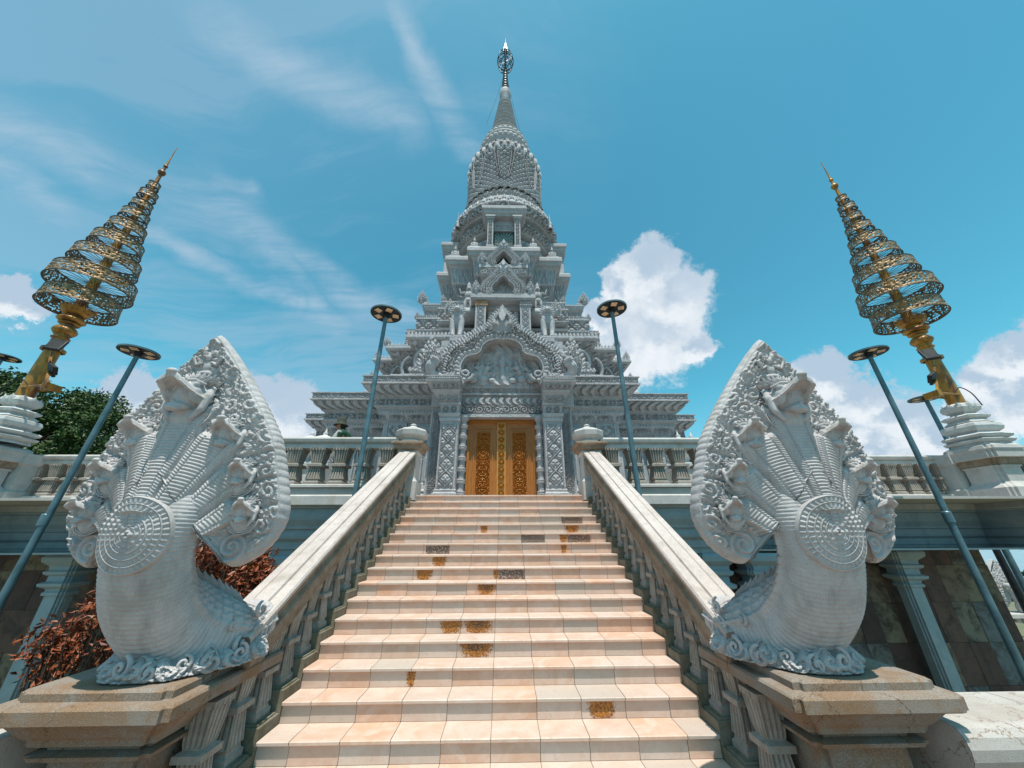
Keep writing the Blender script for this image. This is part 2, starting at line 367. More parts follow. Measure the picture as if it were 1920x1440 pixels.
def p_rosette(u, v, h):
    s = h*1.25; a = u/s; x = (a-np.floor(a)-.5)*1.25; y = v-.5; r = np.hypot(x, y); th = np.arctan2(y, x)
    return np.clip((.5+.5*np.cos(6*th))*sst(.45, .2, r)+sst(.14, .06, r)+sst(.50, .46, r)*sst(.40, .44, r), 0, 1)
def crisp(fn, a=.22, b=.62):
    return lambda u, v, h, *k: sst(a, b, fn(u, v, h, *k))*.85+.15*fn(u, v, h, *k)
p_vine, p_kbach, p_wave, p_rosette = crisp(p_vine), crisp(p_kbach), crisp(p_wave, .15, .6), crisp(p_rosette, .15, .55)
def p_relief(u, v, h):      # crowd-like low relief: overlapping tall folds
    a = u*7; b = v*h*4
    f = np.sin(a+1.3*np.sin(b*1.1+u*2))*np.sin(b+1.4*np.sin(a*.7))+.5*np.sin(2.3*a+2*np.sin(b*2.1))*np.sin(1.9*b+a)
    return np.clip(.5+.42*f, 0, 1)
PAT = dict(vine=p_vine, kbach=p_kbach, lattice=p_lattice, petal=p_petal, drop=p_drop, dentil=p_dentil, bead=p_bead, wave=p_wave, rosette=p_rosette, relief=p_relief)

def miter(poly, closed=True):
    P = np.asarray(poly, float); n = len(P); out = []
    for i in range(n):
        a, b, c = P[i-1], P[i], P[(i+1) % n]
        if not closed and i == 0: a = b-(c-b)
        if not closed and i == n-1: c = b+(b-a)
        d1 = (b-a)/np.linalg.norm(b-a); d2 = (c-b)/np.linalg.norm(c-b)
        n1 = A(d1[1], -d1[0]); n2 = A(d2[1], -d2[0]); m = n1+n2; m /= max(np.dot(m, n1), .2)
        out.append(m)
    return P, np.array(out)
def sweep(mb, poly, prof, closed=True, res=.03, skip_back=False, **att):
    """poly CCW seen from above (outward normals to the right of travel); prof = [(off, z[, pattern, depth])]; the pattern belongs to the segment that ENDS at that point"""
    P, Mv = miter(poly, closed); n = len(P); ne = n if closed else n-1
    for e in range(ne):
        a, b = P[e], P[(e+1) % n]; ma, mb_ = Mv[e], Mv[(e+1) % n]
        L0 = np.linalg.norm(b-a); d1 = (b-a)/L0; nx = A(d1[1], -d1[0])
        back = nx[1] > .5
        run = []
        for i in range(1, len(prof)):
            o0, z0 = prof[i-1][:2]; o1, z1 = prof[i][:2]
            pat = prof[i][2] if len(prof[i]) > 2 else None
            if pat is None or back:
                q = [a+ma*o0, b+mb_*o0, b+mb_*o1, a+ma*o1]
                mb.add([(*q[0], z0), (*q[1], z0), (*q[2], z1), (*q[3], z1)], [[0, 1, 2, 3]], **att); continue
            dep = prof[i][3]; h = math.hypot(o1-o0, z1-z0); L = np.linalg.norm((b+mb_*o1)-(a+ma*o1))
            L = max(L, np.linalg.norm((b+mb_*o0)-(a+ma*o0)))
            nu = max(2, int(L/res)+1); nv = max(3, int(h/res)+1)
            t = np.linspace(0, 1, nu)[:, None, None]; s = np.linspace(0, 1, nv)[None, :, None]
            off = o0+(o1-o0)*s
            XY = (a+ma*off)*(1-t)+(b+mb_*off)*t
            Z = np.broadcast_to(z0+(z1-z0)*s, XY.shape[:2]+(1,))
            PP = np.concatenate([XY, Z], -1)
            U = (np.broadcast_to(t[..., 0], PP.shape[:2])-.5)*L; Vv = np.broadcast_to(s[..., 0], PP.shape[:2])
            H = PAT[pat](U, Vv, h) if isinstance(pat, str) else pat(U, Vv, h)
            fade = sst(0, .04, Vv)*sst(1, .96, Vv)*sst(0, .02/max(L, .1)*1.5, t[..., 0])*sst(1, 1-.02/max(L, .1)*1.5, t[..., 0])
            nrm = np.array([nx[0]*(z1-z0), nx[1]*(z1-z0), -(o1-o0)])/h
            if nrm @ np.array([nx[0], nx[1], 0]) < 0 and abs(z1-z0) > 1e-6: nrm = -nrm if (z1 > z0) else nrm
            PP = PP+((H-.5)*fade*dep*1.7)[..., None]*nrm
            mb.grid(PP, **att)
def rect(x0, x1, y0, y1): return [(x0, y0), (x1, y0), (x1, y1), (x0, y1)]
def cap(mb, poly, off, z):
    P, Mv = miter(poly); R = P+Mv*off; mb.fan([(*p, z) for p in R])
def redent(yc, a, W, m=None, b=None):
    """square plan with stepped corners; a = half width of the projecting arm, W = its reach, m = the middle corner"""
    pts = [(a, W), (m, m) if m else None, (W, a)]
    if m: q = [(-a, -W), (a, -W), (a, -m), (m, -m), (m, -a), (W, -a), (W, a), (m, a), (m, m), (a, m), (a, W), (-a, W), (-a, m), (-m, m), (-m, a), (-W, a), (-W, -a), (-m, -a), (-m, -m), (-a, -m)]
    else: q = [(-a, -W), (a, -W), (a, -a), (W, -a), (W, a), (a, a), (a, W), (-a, W), (-a, a), (-W, a), (-W, -a), (-a, -a)]
    return [(x, yc+y) for x, y in q]
def panel(mb, o, u, v, lu, lv, pat, depth, res=.02, border=.0, n=None, **att):
    """flat carved panel: origin o, unit vectors u, v, size lu x lv"""
    o, u, v = A(*o), A(*u), A(*v); n = np.cross(u, v) if n is None else A(*n)
    nu = max(3, int(lu/res)+1); nv = max(3, int(lv/res)+1)
    U, V = np.meshgrid(np.linspace(0, lu, nu), np.linspace(0, lv, nv), indexing='ij')
    H = PAT[pat](U-lu/2, V/lv, lv) if isinstance(pat, str) else pat(U-lu/2, V/lv, lv)
    f = sst(0, res*1.2, U)*sst(0, res*1.2, lu-U)*sst(0, res*1.2, V)*sst(0, res*1.2, lv-V)
    mb.grid(o+U[..., None]*u+V[..., None]*v+(H*f*depth*1.35)[..., None]*n, **att)
def lathe(mb, prof, c, n=32, sq=None, th0=0, pat=None, res=None, **att):
    """prof [(r,z)]; c=(x,y,z0)"""
    th = np.linspace(0, 2*PI, n, endpoint=False)+th0
    prof = np.array(prof, float); k = np.ones(n) if sq is None else sq(th)
    X = c[0]+np.outer(np.cos(th)*k, prof[:, 0]); Y = c[1]+np.outer(np.sin(th)*k, prof[:, 0]); Z = np.broadcast_to(c[2]+prof[:, 1], X.shape)
    mb.grid(np.stack([X, Y, Z], -1), wrapu=True, **att)
def lathe_rel(mb, prof, c, res=.05, half=True, **att):
    """prof = [(r,z[,pattern,depth,period])]; carved bands of revolution"""
    for i in range(1, len(prof)):
        r0, z0 = prof[i-1][:2]; r1, z1 = prof[i][:2]; h = math.hypot(r1-r0, z1-z0)
        if len(prof[i]) == 2: lathe(mb, [(r0, z0), (r1, z1)], c, 96); continue
        pat, dep, per = prof[i][2:5]; rm = (r0+r1)/2; k = max(8, round(2*PI*rm/per)); n = int(min(1600, 2*PI*rm/res)); n = max(n, 96)
        th = np.linspace(0, 2*PI, n, endpoint=False)[:, None]; s = np.linspace(0, 1, max(3, int(h/res)+1))[None, :]
        H = PAT[pat](th/(2*PI)*k*per, np.broadcast_to(s, (n, s.shape[1])), h) if pat not in ('petal', 'drop', 'lattice', 'kbach') else PAT[pat](th/(2*PI)*k*per+0*s, s+0*th, h, per)
        H = H*sst(0, .05, s)*sst(1, .95, s)*dep*1.3
        r = r0+(r1-r0)*s; z = z0+(z1-z0)*s; nr, nz = (z1-z0)/h, -(r1-r0)/h
        if nr < 0: nr, nz = -nr, -nz
        R = r+H*nr; Z = z+H*nz
        mb.grid(np.stack([c[0]+np.cos(th)*R, c[1]+np.sin(th)*R, c[2]+Z], -1), wrapu=True, **att)
def tube(mb, pts, rad, n=10, capped=True, flat=None, **att):
    P = np.asarray(pts, float); m = len(P); rad = np.broadcast_to(np.asarray(rad, float), (m,))
    T = np.gradient(P, axis=0); T /= np.linalg.norm(T, axis=1)[:, None]+1e-9
    up = A(0, 0, 1) if abs(T[0] @ A(0, 0, 1)) < .9 else A(1, 0, 0)
    N = np.cross(T[0], up); N /= np.linalg.norm(N); th = np.linspace(0, 2*PI, n, endpoint=False); R = []
    for i in range(m):
        N = N-T[i]*(N @ T[i]); N /= np.linalg.norm(N)+1e-9; B = np.cross(T[i], N)
        R.append(P[i]+rad[i]*(np.outer(np.cos(th), N)+np.outer(np.sin(th), B)))
    R = np.array(R); mb.grid(R, wrapv=True, **att)
    if capped: mb.fan(R[0]); mb.fan(R[-1])
def ell(mb, c, r, rot=None, n=14, pw=1., **att):
    th = np.linspace(0, 2*PI, n, endpoint=False); ph = np.linspace(.02, PI-.02, max(6, n//2+1))
    S = np.stack([np.outer(np.sin(ph), np.cos(th)), np.outer(np.sin(ph), np.sin(th)), np.outer(np.cos(ph), np.ones(n))], -1)*A(*r)
    if rot is not None: S = S @ np.array(Matrix.Rotation(rot[1], 3, rot[0])).T
    mb.grid(S+A(*c), wrapv=True, **att)
def leaf(mb, base, d, side, L, Wd, dep, curl=0., nu=5, nv=7, tip=1.0):
    """a carved flame leaf: base point, growth direction d, side vector; swells outward, ends in a point"""
    base, d, side = A(*base), A(*d)/np.linalg.norm(d), A(*side)/np.linalg.norm(side); nrm = np.cross(side, d)
    t = np.linspace(0, 1, nv)[None, :]; s = np.linspace(-1, 1, nu)[:, None]
    wd = Wd*.5*np.sin(PI*np.clip(t*.82+.16, 0, 1))**.8*(1-t**4)
    h = dep*(1-np.abs(s)**1.6)*(1-t**3)*(.55+.45*np.abs(np.cos(PI*1.5*s)))+.0
    bend = curl*t**2*L
    P = base+(t*L)[..., None]*d+(s*wd+bend)[..., None]*side+h[..., None]*nrm
    mb.grid(P)
def spline(pts, n=12):
    P = np.asarray(pts, float); Q = []
    E = np.vstack([2*P[0]-P[1], P, 2*P[-1]-P[-2]])
    for i in range(1, len(E)-2):
        t = np.linspace(0, 1, n, endpoint=False)[:, None]
        p0, p1, p2, p3 = E[i-1], E[i], E[i+1], E[i+2]
        Q.append(.5*((2*p1)+(-p0+p2)*t+(2*p0-5*p1+4*p2-p3)*t**2+(-p0+3*p1-3*p2+p3)*t**3))
    return np.vstack([*Q, P[-1:]])
def remesh(o, vox, smooth=True):
    r = o.modifiers.new('r', 'REMESH'); r.mode = 'VOXEL'; r.voxel_size = vox; r.use_smooth_shade = smooth
    s = o.modifiers.new('s', 'SMOOTH'); s.factor = .5; s.iterations = 2
# ------------------------------------------------------------------ ground, platform, stair
FL = 2.72                                     # landing level
Y0, Z0, TR, RI = 3.8404, .3196, .28667, .16   # stair: nosing of step k at (Y0+TR*k, Z0+RI*k)
HW = 1.918
def nos(k): return Y0+TR*k, Z0+RI*k
b = MB(); s_ = 400.
rr0 = np.array([0., 15, 29, 32, 62, 70, 85, 110, 160, 260])[None, :]; zz0 = np.array([-2.6, -2.6, -2.6, -4.6, -4.8, -6, -12, -25, -55, -75])[None, :]; tt0 = np.linspace(0, 2*PI, 96, endpoint=False)[:, None]
wb = 1+.12*np.sin(3*tt0+1)+.07*np.sin(7*tt0); rr1 = rr0*np.where(rr0 > 50, wb, 1.)
b.grid(np.stack([np.cos(tt0)*rr1, 20+np.sin(tt0)*rr1, zz0+0*tt0], -1), wrapu=True)
tag(b.build('ground', 'earth'), kind='structure')
m_ = MB(); m_.add([(-3000, -3000, -70), (3000, -3000, -70), (3000, 3000, -70), (-3000, 3000, -70)], [[0, 1, 2, 3]]); tag(m_.build('hazy_plain', 'hazy_plain'), kind='structure')  # far lowland sheet below the hill, distance haze put into its colour
b = MB(); b.box(-7.5, 7.5, -8, 3.3, -2.58, -.004)
b2 = MB()
for i in range(-9, 9):
    for j in range(-10, 4):
        b2.box(i*.6+.004, i*.6+.596, -3+j*.6+.304, -3+j*.6+.896, -.02, 0, tint=rng.random())
tag(b.build('platform', 'grout'), kind='structure'); tag(b2.build('paving', 'paving'), kind='structure')

STAINS = [(1, 0.88, 1.13, 'r'), (2, -0.88, -0.79, 'r'), (3, -0.4, 0.0, 'b'), (4, -0.67, -0.4, 'r'), (4, -0.4, -0.02, 'b'), (6, -0.28, 0.0, 'b'), (6, 0.02, 0.4, 'f'), (6, 0.99, 1.19, 'f'), (7, -1.2, -0.96, 'r'), (7, -0.06, 0.02, 'r'), (7, 0.02, 0.42, 'm'), (8, -1.03, -0.81, 'r'), (9, -1.21, -0.81, 'm'), (9, 1.05, 1.15, 'r'), (10, 0.4, 0.82, 'm'), (10, 1.08, 1.23, 'r'), (10, 1.23, 1.63, 'm'), (11, -0.34, -0.21, 'r'), (11, 1.24, 1.49, 'r'), (12, 1.22, 1.63, 'm')]
st_root = empty('staircase', (0, Y0, 0)); st_root['kind'] = 'structure'
core, tiles, noz = MB(), MB(), MB()
TW = .412; OVH = .026
for k in range(-2, 16):
    y, z = nos(k)
    ye = nos(k+1)[0] if k < 15 else 8.6
    core.box(-HW, HW, y+.012, ye+.02, z-RI-.02, z-.008)
    xs = [-HW]+[x for x in np.arange(-5, 6)*TW-.006 if abs(x) < HW-.03]+[HW]
    for a, c in zip(xs[:-1], xs[1:]):
        x0, x1 = a+.0024, c-.0024; tt = rng.random()
        # riser tile: a grid so that stains sit on it
        nu, nv = max(3, int((x1-x0)/.012)), 12
        X, Z = np.meshgrid(np.linspace(x0, x1, nu), np.linspace(z-RI+.003, z-.03, nv), indexing='ij')
        rust = np.zeros_like(X); moss = np.zeros_like(X); vv = (Z-(z-RI))/RI
        for kk, s0, s1, ty in STAINS:
            if kk != k: continue
            cx_, hw = (s0+s1)/2, (s1-s0)/2*(1.15 if ty == 'r' else 1)
            inside = sst(0, .02, hw-np.abs(X-cx_)+.01)
            if ty in 'rb': rust = np.maximum(rust, inside*sst(1.5, .15, np.hypot((X-cx_)/hw, (vv-.75)/1.0))*.95)
            if ty in 'm': moss = np.maximum(moss, (np.abs(X-cx_) < hw)*.62)
            if ty == 'b': moss = np.maximum(moss, sst(1.3, .3, np.hypot((X-cx_)/hw, (vv-.8)/.9))*.52)
            if ty == 'f': moss = np.maximum(moss, inside*.28)
        jit = rng.normal(0, .0012)
        tiles.grid(np.stack([X, np.full_like(X, y+jit), Z], -1), tint=tt, rust=rust.ravel(), moss=moss.ravel())
        # tread tile with rounded nosing
        t2 = rng.random(); yo = y-OVH
        pr = [(yo+.006, z-.030), (yo, z-.024), (yo, z-.006), (yo+.005, z-.001), (yo+.012, z+rng.normal(0, .0006)), (ye+.002, z)]
        G = np.array([[(xx, p[0], p[1]) for p in pr] for xx in (x0, x1)])
        tiles.grid(G, tint=t2)
        tiles.add([(x0, yo+.006, z-.030), (x1, yo+.006, z-.030), (x1, y+.01, z-.030), (x0, y+.01, z-.030)], [[0, 1, 2, 3]], tint=t2)
part(core, 'stair_core', 'grout', st_root); part(tiles, 'marble_tiles', 'tile', st_root)

# ------------------------------------------------------------------ balusters
def baluster_mesh(name, h, wd, fl=4):
    """square fluted double-vase baluster standing on z=0"""
    b = MB(); w0 = wd/2
    prof = [(w0*1.0, 0), (w0*1.0, .07), (w0*.86, .09), (w0*.80, .13), (w0*.92, .15), (w0*.90, .17), (w0*.70, .455), (w0*.72, .465), (w0*1.02, .485), (w0*1.02, .55), (w0*.66, .575), (w0*.72, .62), (w0*.92, .92), (w0*1.02, .93), (w0*1.02, 1.0)]
    prof = [(r, z*h) for r, z in prof]
    n = 4*(fl*4)
    th = np.linspace(0, 2*PI, n, endpoint=False)+PI/4
    per = n//4; rings = []
    for r, z in prof:
        fluted = (.16*h < z < .48*h) or (.61*h < z < .94*h)
        R = []
        for side in range(4):
            for i in range(per):
                t = -1+2*i/per; 
                gr = (0.10*wd if (fluted and (i % 4) in (2,) and 1 < i < per-1) else 0)
                p = A(t*r, -(r-gr)) if abs(t) < 1 else A(-r, -r)
                ang = side*PI/2; R.append((p[0]*math.cos(ang)-p[1]*math.sin(ang), p[0]*math.sin(ang)+p[1]*math.cos(ang), z))
        rings.append(R)
    b.grid(np.array(rings), wrapv=True); b.fan(rings[-1]); b.fan(rings[0])
    return b

def stair_balustrade(sg, label):
    root = empty('stair_balustrade', (sg*2.13, 3.4, 0), label, 'balustrade', 'balustrades of the staircase')
    # handrail: cross-section in x, extruded along the slope, levelling out at the foot
    def top(y): return 1.79+.558*(y-4.6)
    path = [(3.40, 1.12), (3.50, 1.175), (3.66, 1.262), (3.85, 1.371)]+[(yy, top(yy)) for yy in (4.6, 6., 7.4, 8.02)]
    path = np.array(path); 
    sec = [(1.935, -.055), (1.93, -.02), (1.945, 0), (2.035, .0), (2.04, -.012), (2.052, -.012), (2.06, .012), (2.19, .016), (2.2, -.008), (2.212, -.008), (2.22, .004), (2.30, .0), (2.325, -.02), (2.32, -.06), (2.29, -.09), (2.29, -.15), (2.31, -.17), (2.31, -.26), (2.27, -.30), (2.27, -.37), (1.985, -.37), (1.985, -.30), (1.945, -.26), (1.945, -.18), (1.975, -.15), (1.97, -.085)]
    tn = np.gradient(path, axis=0); tn /= np.linalg.norm(tn, axis=1)[:, None]
    def rail(part_of):
        G = []
        for (y, z), (ty, tz) in zip(path, tn):
            G.append([(sg*x, y-tz*o, z+ty*o) for x, o in part_of])
        return np.array(G)
    n = len(sec); up = sec[-1:]+sec[:14]; lo = sec[13:]
    b = MB(); G = rail(up); b.grid(G); part(b, 'handrail', 'rail', root)
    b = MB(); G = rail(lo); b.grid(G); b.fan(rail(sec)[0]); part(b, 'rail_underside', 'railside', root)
    # stepped curb and balusters
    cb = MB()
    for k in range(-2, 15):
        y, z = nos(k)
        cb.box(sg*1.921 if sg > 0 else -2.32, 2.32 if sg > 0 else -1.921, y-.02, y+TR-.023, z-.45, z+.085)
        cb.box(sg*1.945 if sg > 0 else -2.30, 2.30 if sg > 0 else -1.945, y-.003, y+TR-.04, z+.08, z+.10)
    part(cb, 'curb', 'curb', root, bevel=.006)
    proto = None
    for k in range(-2, 14):
        y, z = nos(k); yc = y+TR*.5-.01; zb = z+.10
        hh = top(yc)-.42-zb if yc > 3.75 else min(.62, 1.0-zb)
        if proto is None:
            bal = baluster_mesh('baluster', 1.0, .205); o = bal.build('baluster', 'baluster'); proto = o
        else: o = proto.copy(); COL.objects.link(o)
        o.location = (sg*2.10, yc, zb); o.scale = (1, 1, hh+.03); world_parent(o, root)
    # newel
    b = MB(); x, y = sg*2.13, 8.22
    sweep(b, rect(x-.2, x+.2, y-.2, y+.2), [(.07, 2.6), (.07, 3.0), (.03, 3.05), (.0, 3.1), (0, 3.62), (.04, 3.66), (.03, 3.70)])
    part(b, 'newel', 'terrace', root, bevel=.004)
    b = MB()
    sweep(b, rect(x-.2, x+.2, y-.2, y+.2), [(.03, 3.695), (.10, 3.74), (.11, 3.80), (.17, 3.84), (.17, 3.88), (.13, 3.90)]); cap(b, rect(x-.2, x+.2, y-.2, y+.2), .13, 3.90)
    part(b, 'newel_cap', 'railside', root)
    b = MB(); 
    def octs(r): return [(x+r*math.cos(a), y+r*math.sin(a)) for a in np.linspace(0, 2*PI, 8, endpoint=False)+PI/8]
    sweep(b, octs(.22), [(.10, 3.88), (.12, 3.92), (.05, 3.95), (.03, 3.97), (.14, 4.07), (.155, 4.18), (.12, 4.22), (.0, 4.27), (-.10, 4.31), (-.14, 4.34), (-.13, 4.37), (-.16, 4.40), (-.22, 4.41)])
    part(b, 'finial', 'terrace', root)
    return root
stair_balustrade(-1, 'grey granite balustrade sloping down the left side of the stairs, with fluted balusters')
stair_balustrade(1, 'grey granite balustrade sloping down the right side of the stairs, with fluted balusters')

# ------------------------------------------------------------------ pedestals under the two serpents
def pedestal(sg, label):
    root = empty('pedestal', (sg*2.55, 3.2, 0), label, 'pedestal', 'pedestals at the foot of the stairs')
    def rc(i): 
        a, c = (2.08+i, 3.02-i) ; xs = sorted((sg*a, sg*c))
        y0, y1 = 2.93+i, 3.95
        f = .05
        return [(xs[0]+f, y0), (xs[1]-f, y0), (xs[1]-f, y0+.03), (xs[1], y0+.03), (xs[1], y1), (xs[0], y1), (xs[0], y0+.03), (xs[0]+f, y0+.03)]
    b = MB(); R = rc(0)
    sweep(b, R, [(.09, .79), (.105, .80), (.105, .868), (.09, .882), (.02, .888), (.02, .93), (.0, .945)]); cap(b, R, 0, .945)
    part(b, 'top_slab', 'pedestal', root, bevel=.004)
    b = MB()
    sweep(b, R, [(-.16, .0), (-.16, .55), (-.08, .56), (-.07, .585), (-.13, .60), (-.13, .625), (-.06, .64), (-.055, .665), (-.05, .675), (-.02, .70), (.03, .765), (.04, .79), (.09, .792)])
    part(b, 'moulded_neck', 'pedestal', root)
    b = MB(); sweep(b, R, [(-.12, -.02), (-.12, .10), (-.155, .12), (-.165, .14)]); part(b, 'plinth', 'slab', root)
    return root
pedestal(-1, 'square moulded granite pedestal with rust stains under the left serpent')
pedestal(1, 'square moulded granite pedestal with rust stains under the right serpent')
# low parapet walls beside the pedestals
for sg in (-1, 1):
    b = MB(); x0, x1 = 3.04, 9.0
    prof = [(2.97, .28), (2.97, .45), (2.93, .46), (2.90, .49), (2.875, .54), (2.868, .60), (2.88, .655), (2.91, .69), (2.95, .70), (3.20, .702), (3.203, .698), (3.206, .703), (3.44, .70), (3.46, .66), (3.46, -2.6)]
    xs = np.concatenate([[x0], np.arange(x0+.9, x1, 1.2), [x1]])
    for a, c in zip(xs[:-1], xs[1:]):
        G = np.array([[(sg*xx, y, z) for y, z in prof] for xx in (a+.003, c-.003)]); b.grid(G)
    b.fan([(sg*x0, y, z) for y, z in prof])
    b.box(min(sg*x0, sg*x1), max(sg*x0, sg*x1), 2.99, 3.45, -.02, .28)
    o = b.build('parapet_wall', 'slab')
    tag(o, 'low cracked pale granite wall with rounded coping running %s from the %s pedestal' % (('left', 'left') if sg < 0 else ('right', 'right')), 'low wall', 'low walls beside the pedestals')
# ------------------------------------------------------------------ raised terrace: slab, entablature, wall, pilasters
NX, SX = 6.4, 13.25          # near section reaches x=NX at Y=8.2, side section at Y=10.2, corner bastions beyond SX
def terr(off=0.):
    y1, y2, y3 = 8.05-off, 9.95-off, 8.70-off
    return [(-HW-.42, y1), (-NX-off, y1), (-NX-off, y2), (-SX+off, y2), (-SX+off, y3), (-17-off, y3), (-17-off, 34), (17+off, 34), (17+off, y3), (SX-off, y3), (SX-off, y2), (NX+off, y2), (NX+off, y1), (HW+.42, y1)][::-1]
root = empty('terrace', (0, 9, 0)); root['kind'] = 'structure'
T = terr()
b = MB(); sweep(b, T, [(-.5, 2.50), (-.08, 2.50), (.0, 2.52), (.0, 2.70), (-.10, 2.76), (-.13, 2.80), (-.14, 2.90), (-.5, 2.90)], closed=False)
part(b, 'terrace_edge', 'terrace', root)
b = MB(); sweep(b, T, [(-1.1, 1.50), (-.62, 1.50), (-.60, 1.62), (-.55, 1.63), (-.53, 1.78), (-.44, 1.84), (-.42, 1.90), (-.42, 2.02), (-.36, 2.04), (-.34, 2.10), (-.25, 2.22), (-.22, 2.30), (-.22, 2.44), (-.14, 2.46), (-.12, 2.505)], closed=False)
part(b, 'entablature', 'bluegrey', root)
b = MB(); 
b.box(-14.3, 14.3, 8.5, 34, 2.66, FL); b.box(-13.6, 13.6, 9.9, 33.8, 2.7, 2.88) if False else None
b.box(-NX, -2.4, 8.12, 10.4, 2.6, 2.88); b.box(2.4, NX, 8.12, 10.4, 2.6, 2.88)
b.box(-14.1, -2.6, 10.4, 33.8, 2.6, 2.88); b.box(2.6, 14.1, 10.4, 33.8, 2.6, 2.88)
b.box(-16.9, -SX-.02, 8.8, 10.4, 2.6, 2.88); b.box(SX+.02, 16.9, 8.8, 10.4, 2.6, 2.88)
part(b, 'terrace_floor', 'paving', root)
b = MB(); b.box(-16.6, 16.6, 9.4, 33, 1.52, 1.56); part(b, 'soffit', 'bluegrey', root)
def slate_wall(b, x0, x1, y, z0, z1, depth=.3):
    xs = [x0]
    while xs[-1] < x1-.3: xs.append(min(x1, xs[-1]+.56))
    xs[-1] = x1
    zs = np.arange(z0, z1, .92); zs = np.append(zs, z1)
    for a, c in zip(xs[:-1], xs[1:]):
        for p, q in zip(zs[:-1], zs[1:]):
            dy = rng.random()*.02
            b.box(a+.004, c-.004, y+dy, y+.08, p+.004, q-.004, tint=rng.random())
    b.box(x0, x1, y+.03, y+depth, z0, z1, tint=.1)
b = MB()
slate_wall(b, -17.0, -6.4, 11.0, -2.6, 1.52); slate_wall(b, 6.4, 14.1, 11.0, -2.6, 1.52)
slate_wall(b, -6.2, -2.4, 9.4, -2.6, 1.52); slate_wall(b, 2.4, 6.2, 9.4, -2.6, 1.52)
o = b.build('slate_wall', 'slate'); tag(o, 'dark brown slate tiled wall under the terrace, between blue-grey pilasters', 'wall')
b = MB(); b.box(-6.3, 6.3, 9.75, 9.9, -2.6, 1.5); b.box(-2.4, 2.4, 8.7, 8.9, -2.6, 2.6)
o = b.build('retaining_wall', 'bluegrey'); tag(o, 'plain blue-grey wall behind the staircase under the terrace', 'wall')
def pilaster(x, y, label, wd=.46, zb=-2.6, dark=False):
    b = MB()
    R = rect(x-wd*.7, x+wd*.7, y, y+.35)
    P = [(-.10+x0, z) for x0, z in ((.14, zb), (.14, zb+.3), (.02, zb+.4), (0, zb+.5), (0, .58), (.05, .60), (.05, .66), (.02, .68), (.03, .74), (.14, .80), (.15, .86), (.06, .90), (.06, 1.02), (.13, 1.06), (.15, 1.12), (.09, 1.15), (.10, 1.24), (.22, 1.34), (.24, 1.44), (.20, 1.50))]
    # stepped corners on the shaft
    f = .07
    xs0, xs1 = x-wd*.7, x+wd*.7
    poly = [(xs0+f, y), (xs1-f, y), (xs1-f, y+.05), (xs1-f*.5, y+.05), (xs1-f*.5, y+.10), (xs1, y+.10), (xs1, y+.5), (xs0, y+.5), (xs0, y+.10), (xs0+f*.5, y+.10), (xs0+f*.5, y+.05), (xs0+f, y+.05)]
    sweep(b, poly, P)
    o = b.build('pilaster', 'bluegrey'); tag(o, label, 'pilaster', 'blue-grey pilasters under the terrace')
    return o
pilaster(11.15, 10.35, 'blue-grey pilaster under the right terrace wing between brown slate walls')
pilaster(-11.0, 10.0, 'blue-grey pilaster under the left terrace wing beside the copper-leaved shrub')
pilaster(4.95, 8.75, 'blue-grey pilaster seen between the right handrail and the right serpent hood')
pilaster(6.0, 8.75, 'shaded blue-grey pilaster seen through the gap beside the right serpent neck')
pilaster(-4.95, 8.75, 'blue-grey pilaster half hidden behind the left handrail')
pilaster(-6.0, 8.75, 'shaded blue-grey pilaster behind the left serpent hood')
pilaster(8.6, 10.35, 'blue-grey pilaster hidden mostly behind the right serpent')
pilaster(-8.6, 10.35, 'blue-grey pilaster mostly behind the left serpent')

# balustrades on the terrace
bal_t = baluster_mesh('baluster', 1.0, .40, 5).build('baluster', 'baluster')
first = [True]
def terrace_balustrade(pts, label, zb, ztop, name='terrace_balustrade', pitch=.49):
    root = empty(name, (*pts[0], zb), label, 'balustrade', 'balustrades round the terrace')
    P = np.array(pts, float)
    (xa, ya), (xb, yb) = P; dv = (P[1]-P[0])/np.linalg.norm(P[1]-P[0]); nv = A(dv[1], -dv[0])
    if nv[1] > .1: nv = -nv
    def strip(prof, nm, mat):
        b = MB(); G = np.array([[(p[0]+nv[0]*o, p[1]+nv[1]*o, z) for o, z in prof] for p in (P[0], P[1])]); b.grid(G); b.fan(G[0]); b.fan(G[1]); part(b, nm, mat, root)
    zt = ztop
    strip([(-.2, zt-.02), (-.16, zt), (.16, zt), (.2, zt-.02), (.215, zt-.05), (.2, zt-.11), (.15, zt-.14), (.13, zt-.15), (.15, zt-.17), (.15, zt-.26), (-.15, zt-.26), (-.15, zt-.15), (-.2, zt-.11), (-.2, zt-.02)], 'top_rail', 'terrace')
    strip([(-.2, zb), (.24, zb), (.24, zb+.05), (.2, zb+.07), (-.2, zb+.07), (-.2, zb)], 'bottom_rail', 'terrace')
    L = np.linalg.norm(P[1]-P[0]); n = int(L/pitch); h = zt-.26-zb-.07
    for i in range(n):
        c = P[0]+dv*(i+.5)*(L/n)
        if first[0]: o = bal_t; first[0] = False
        else: o = bal_t.copy(); COL.objects.link(o); o.parent = None
        o.location = (c[0], c[1], zb+.07); o.scale = (.86, .86, h+.01); world_parent(o, root)
    return root
for sg in (-1, 1):
    sd_ = 'left' if sg < 0 else 'right'
    terrace_balustrade([(sg*2.40, 8.3), (sg*(NX-.25), 8.3)], 'front terrace balustrade between the %s stair newel and the %s serpent' % (sd_, sd_), 2.89, 4.05)
    terrace_balustrade([(sg*(NX-.1), 10.22), (sg*(SX-.05), 10.22)], 'recessed terrace balustrade between the %s serpent and the %s corner pier' % (sd_, sd_), 2.86, 4.05)
    r_ = terrace_balustrade([(sg*(NX-.25), 8.3), (sg*(NX-.25), 10.1)], 'short return of the %s terrace balustrade behind the serpent hood' % sd_, 2.89, 4.05)
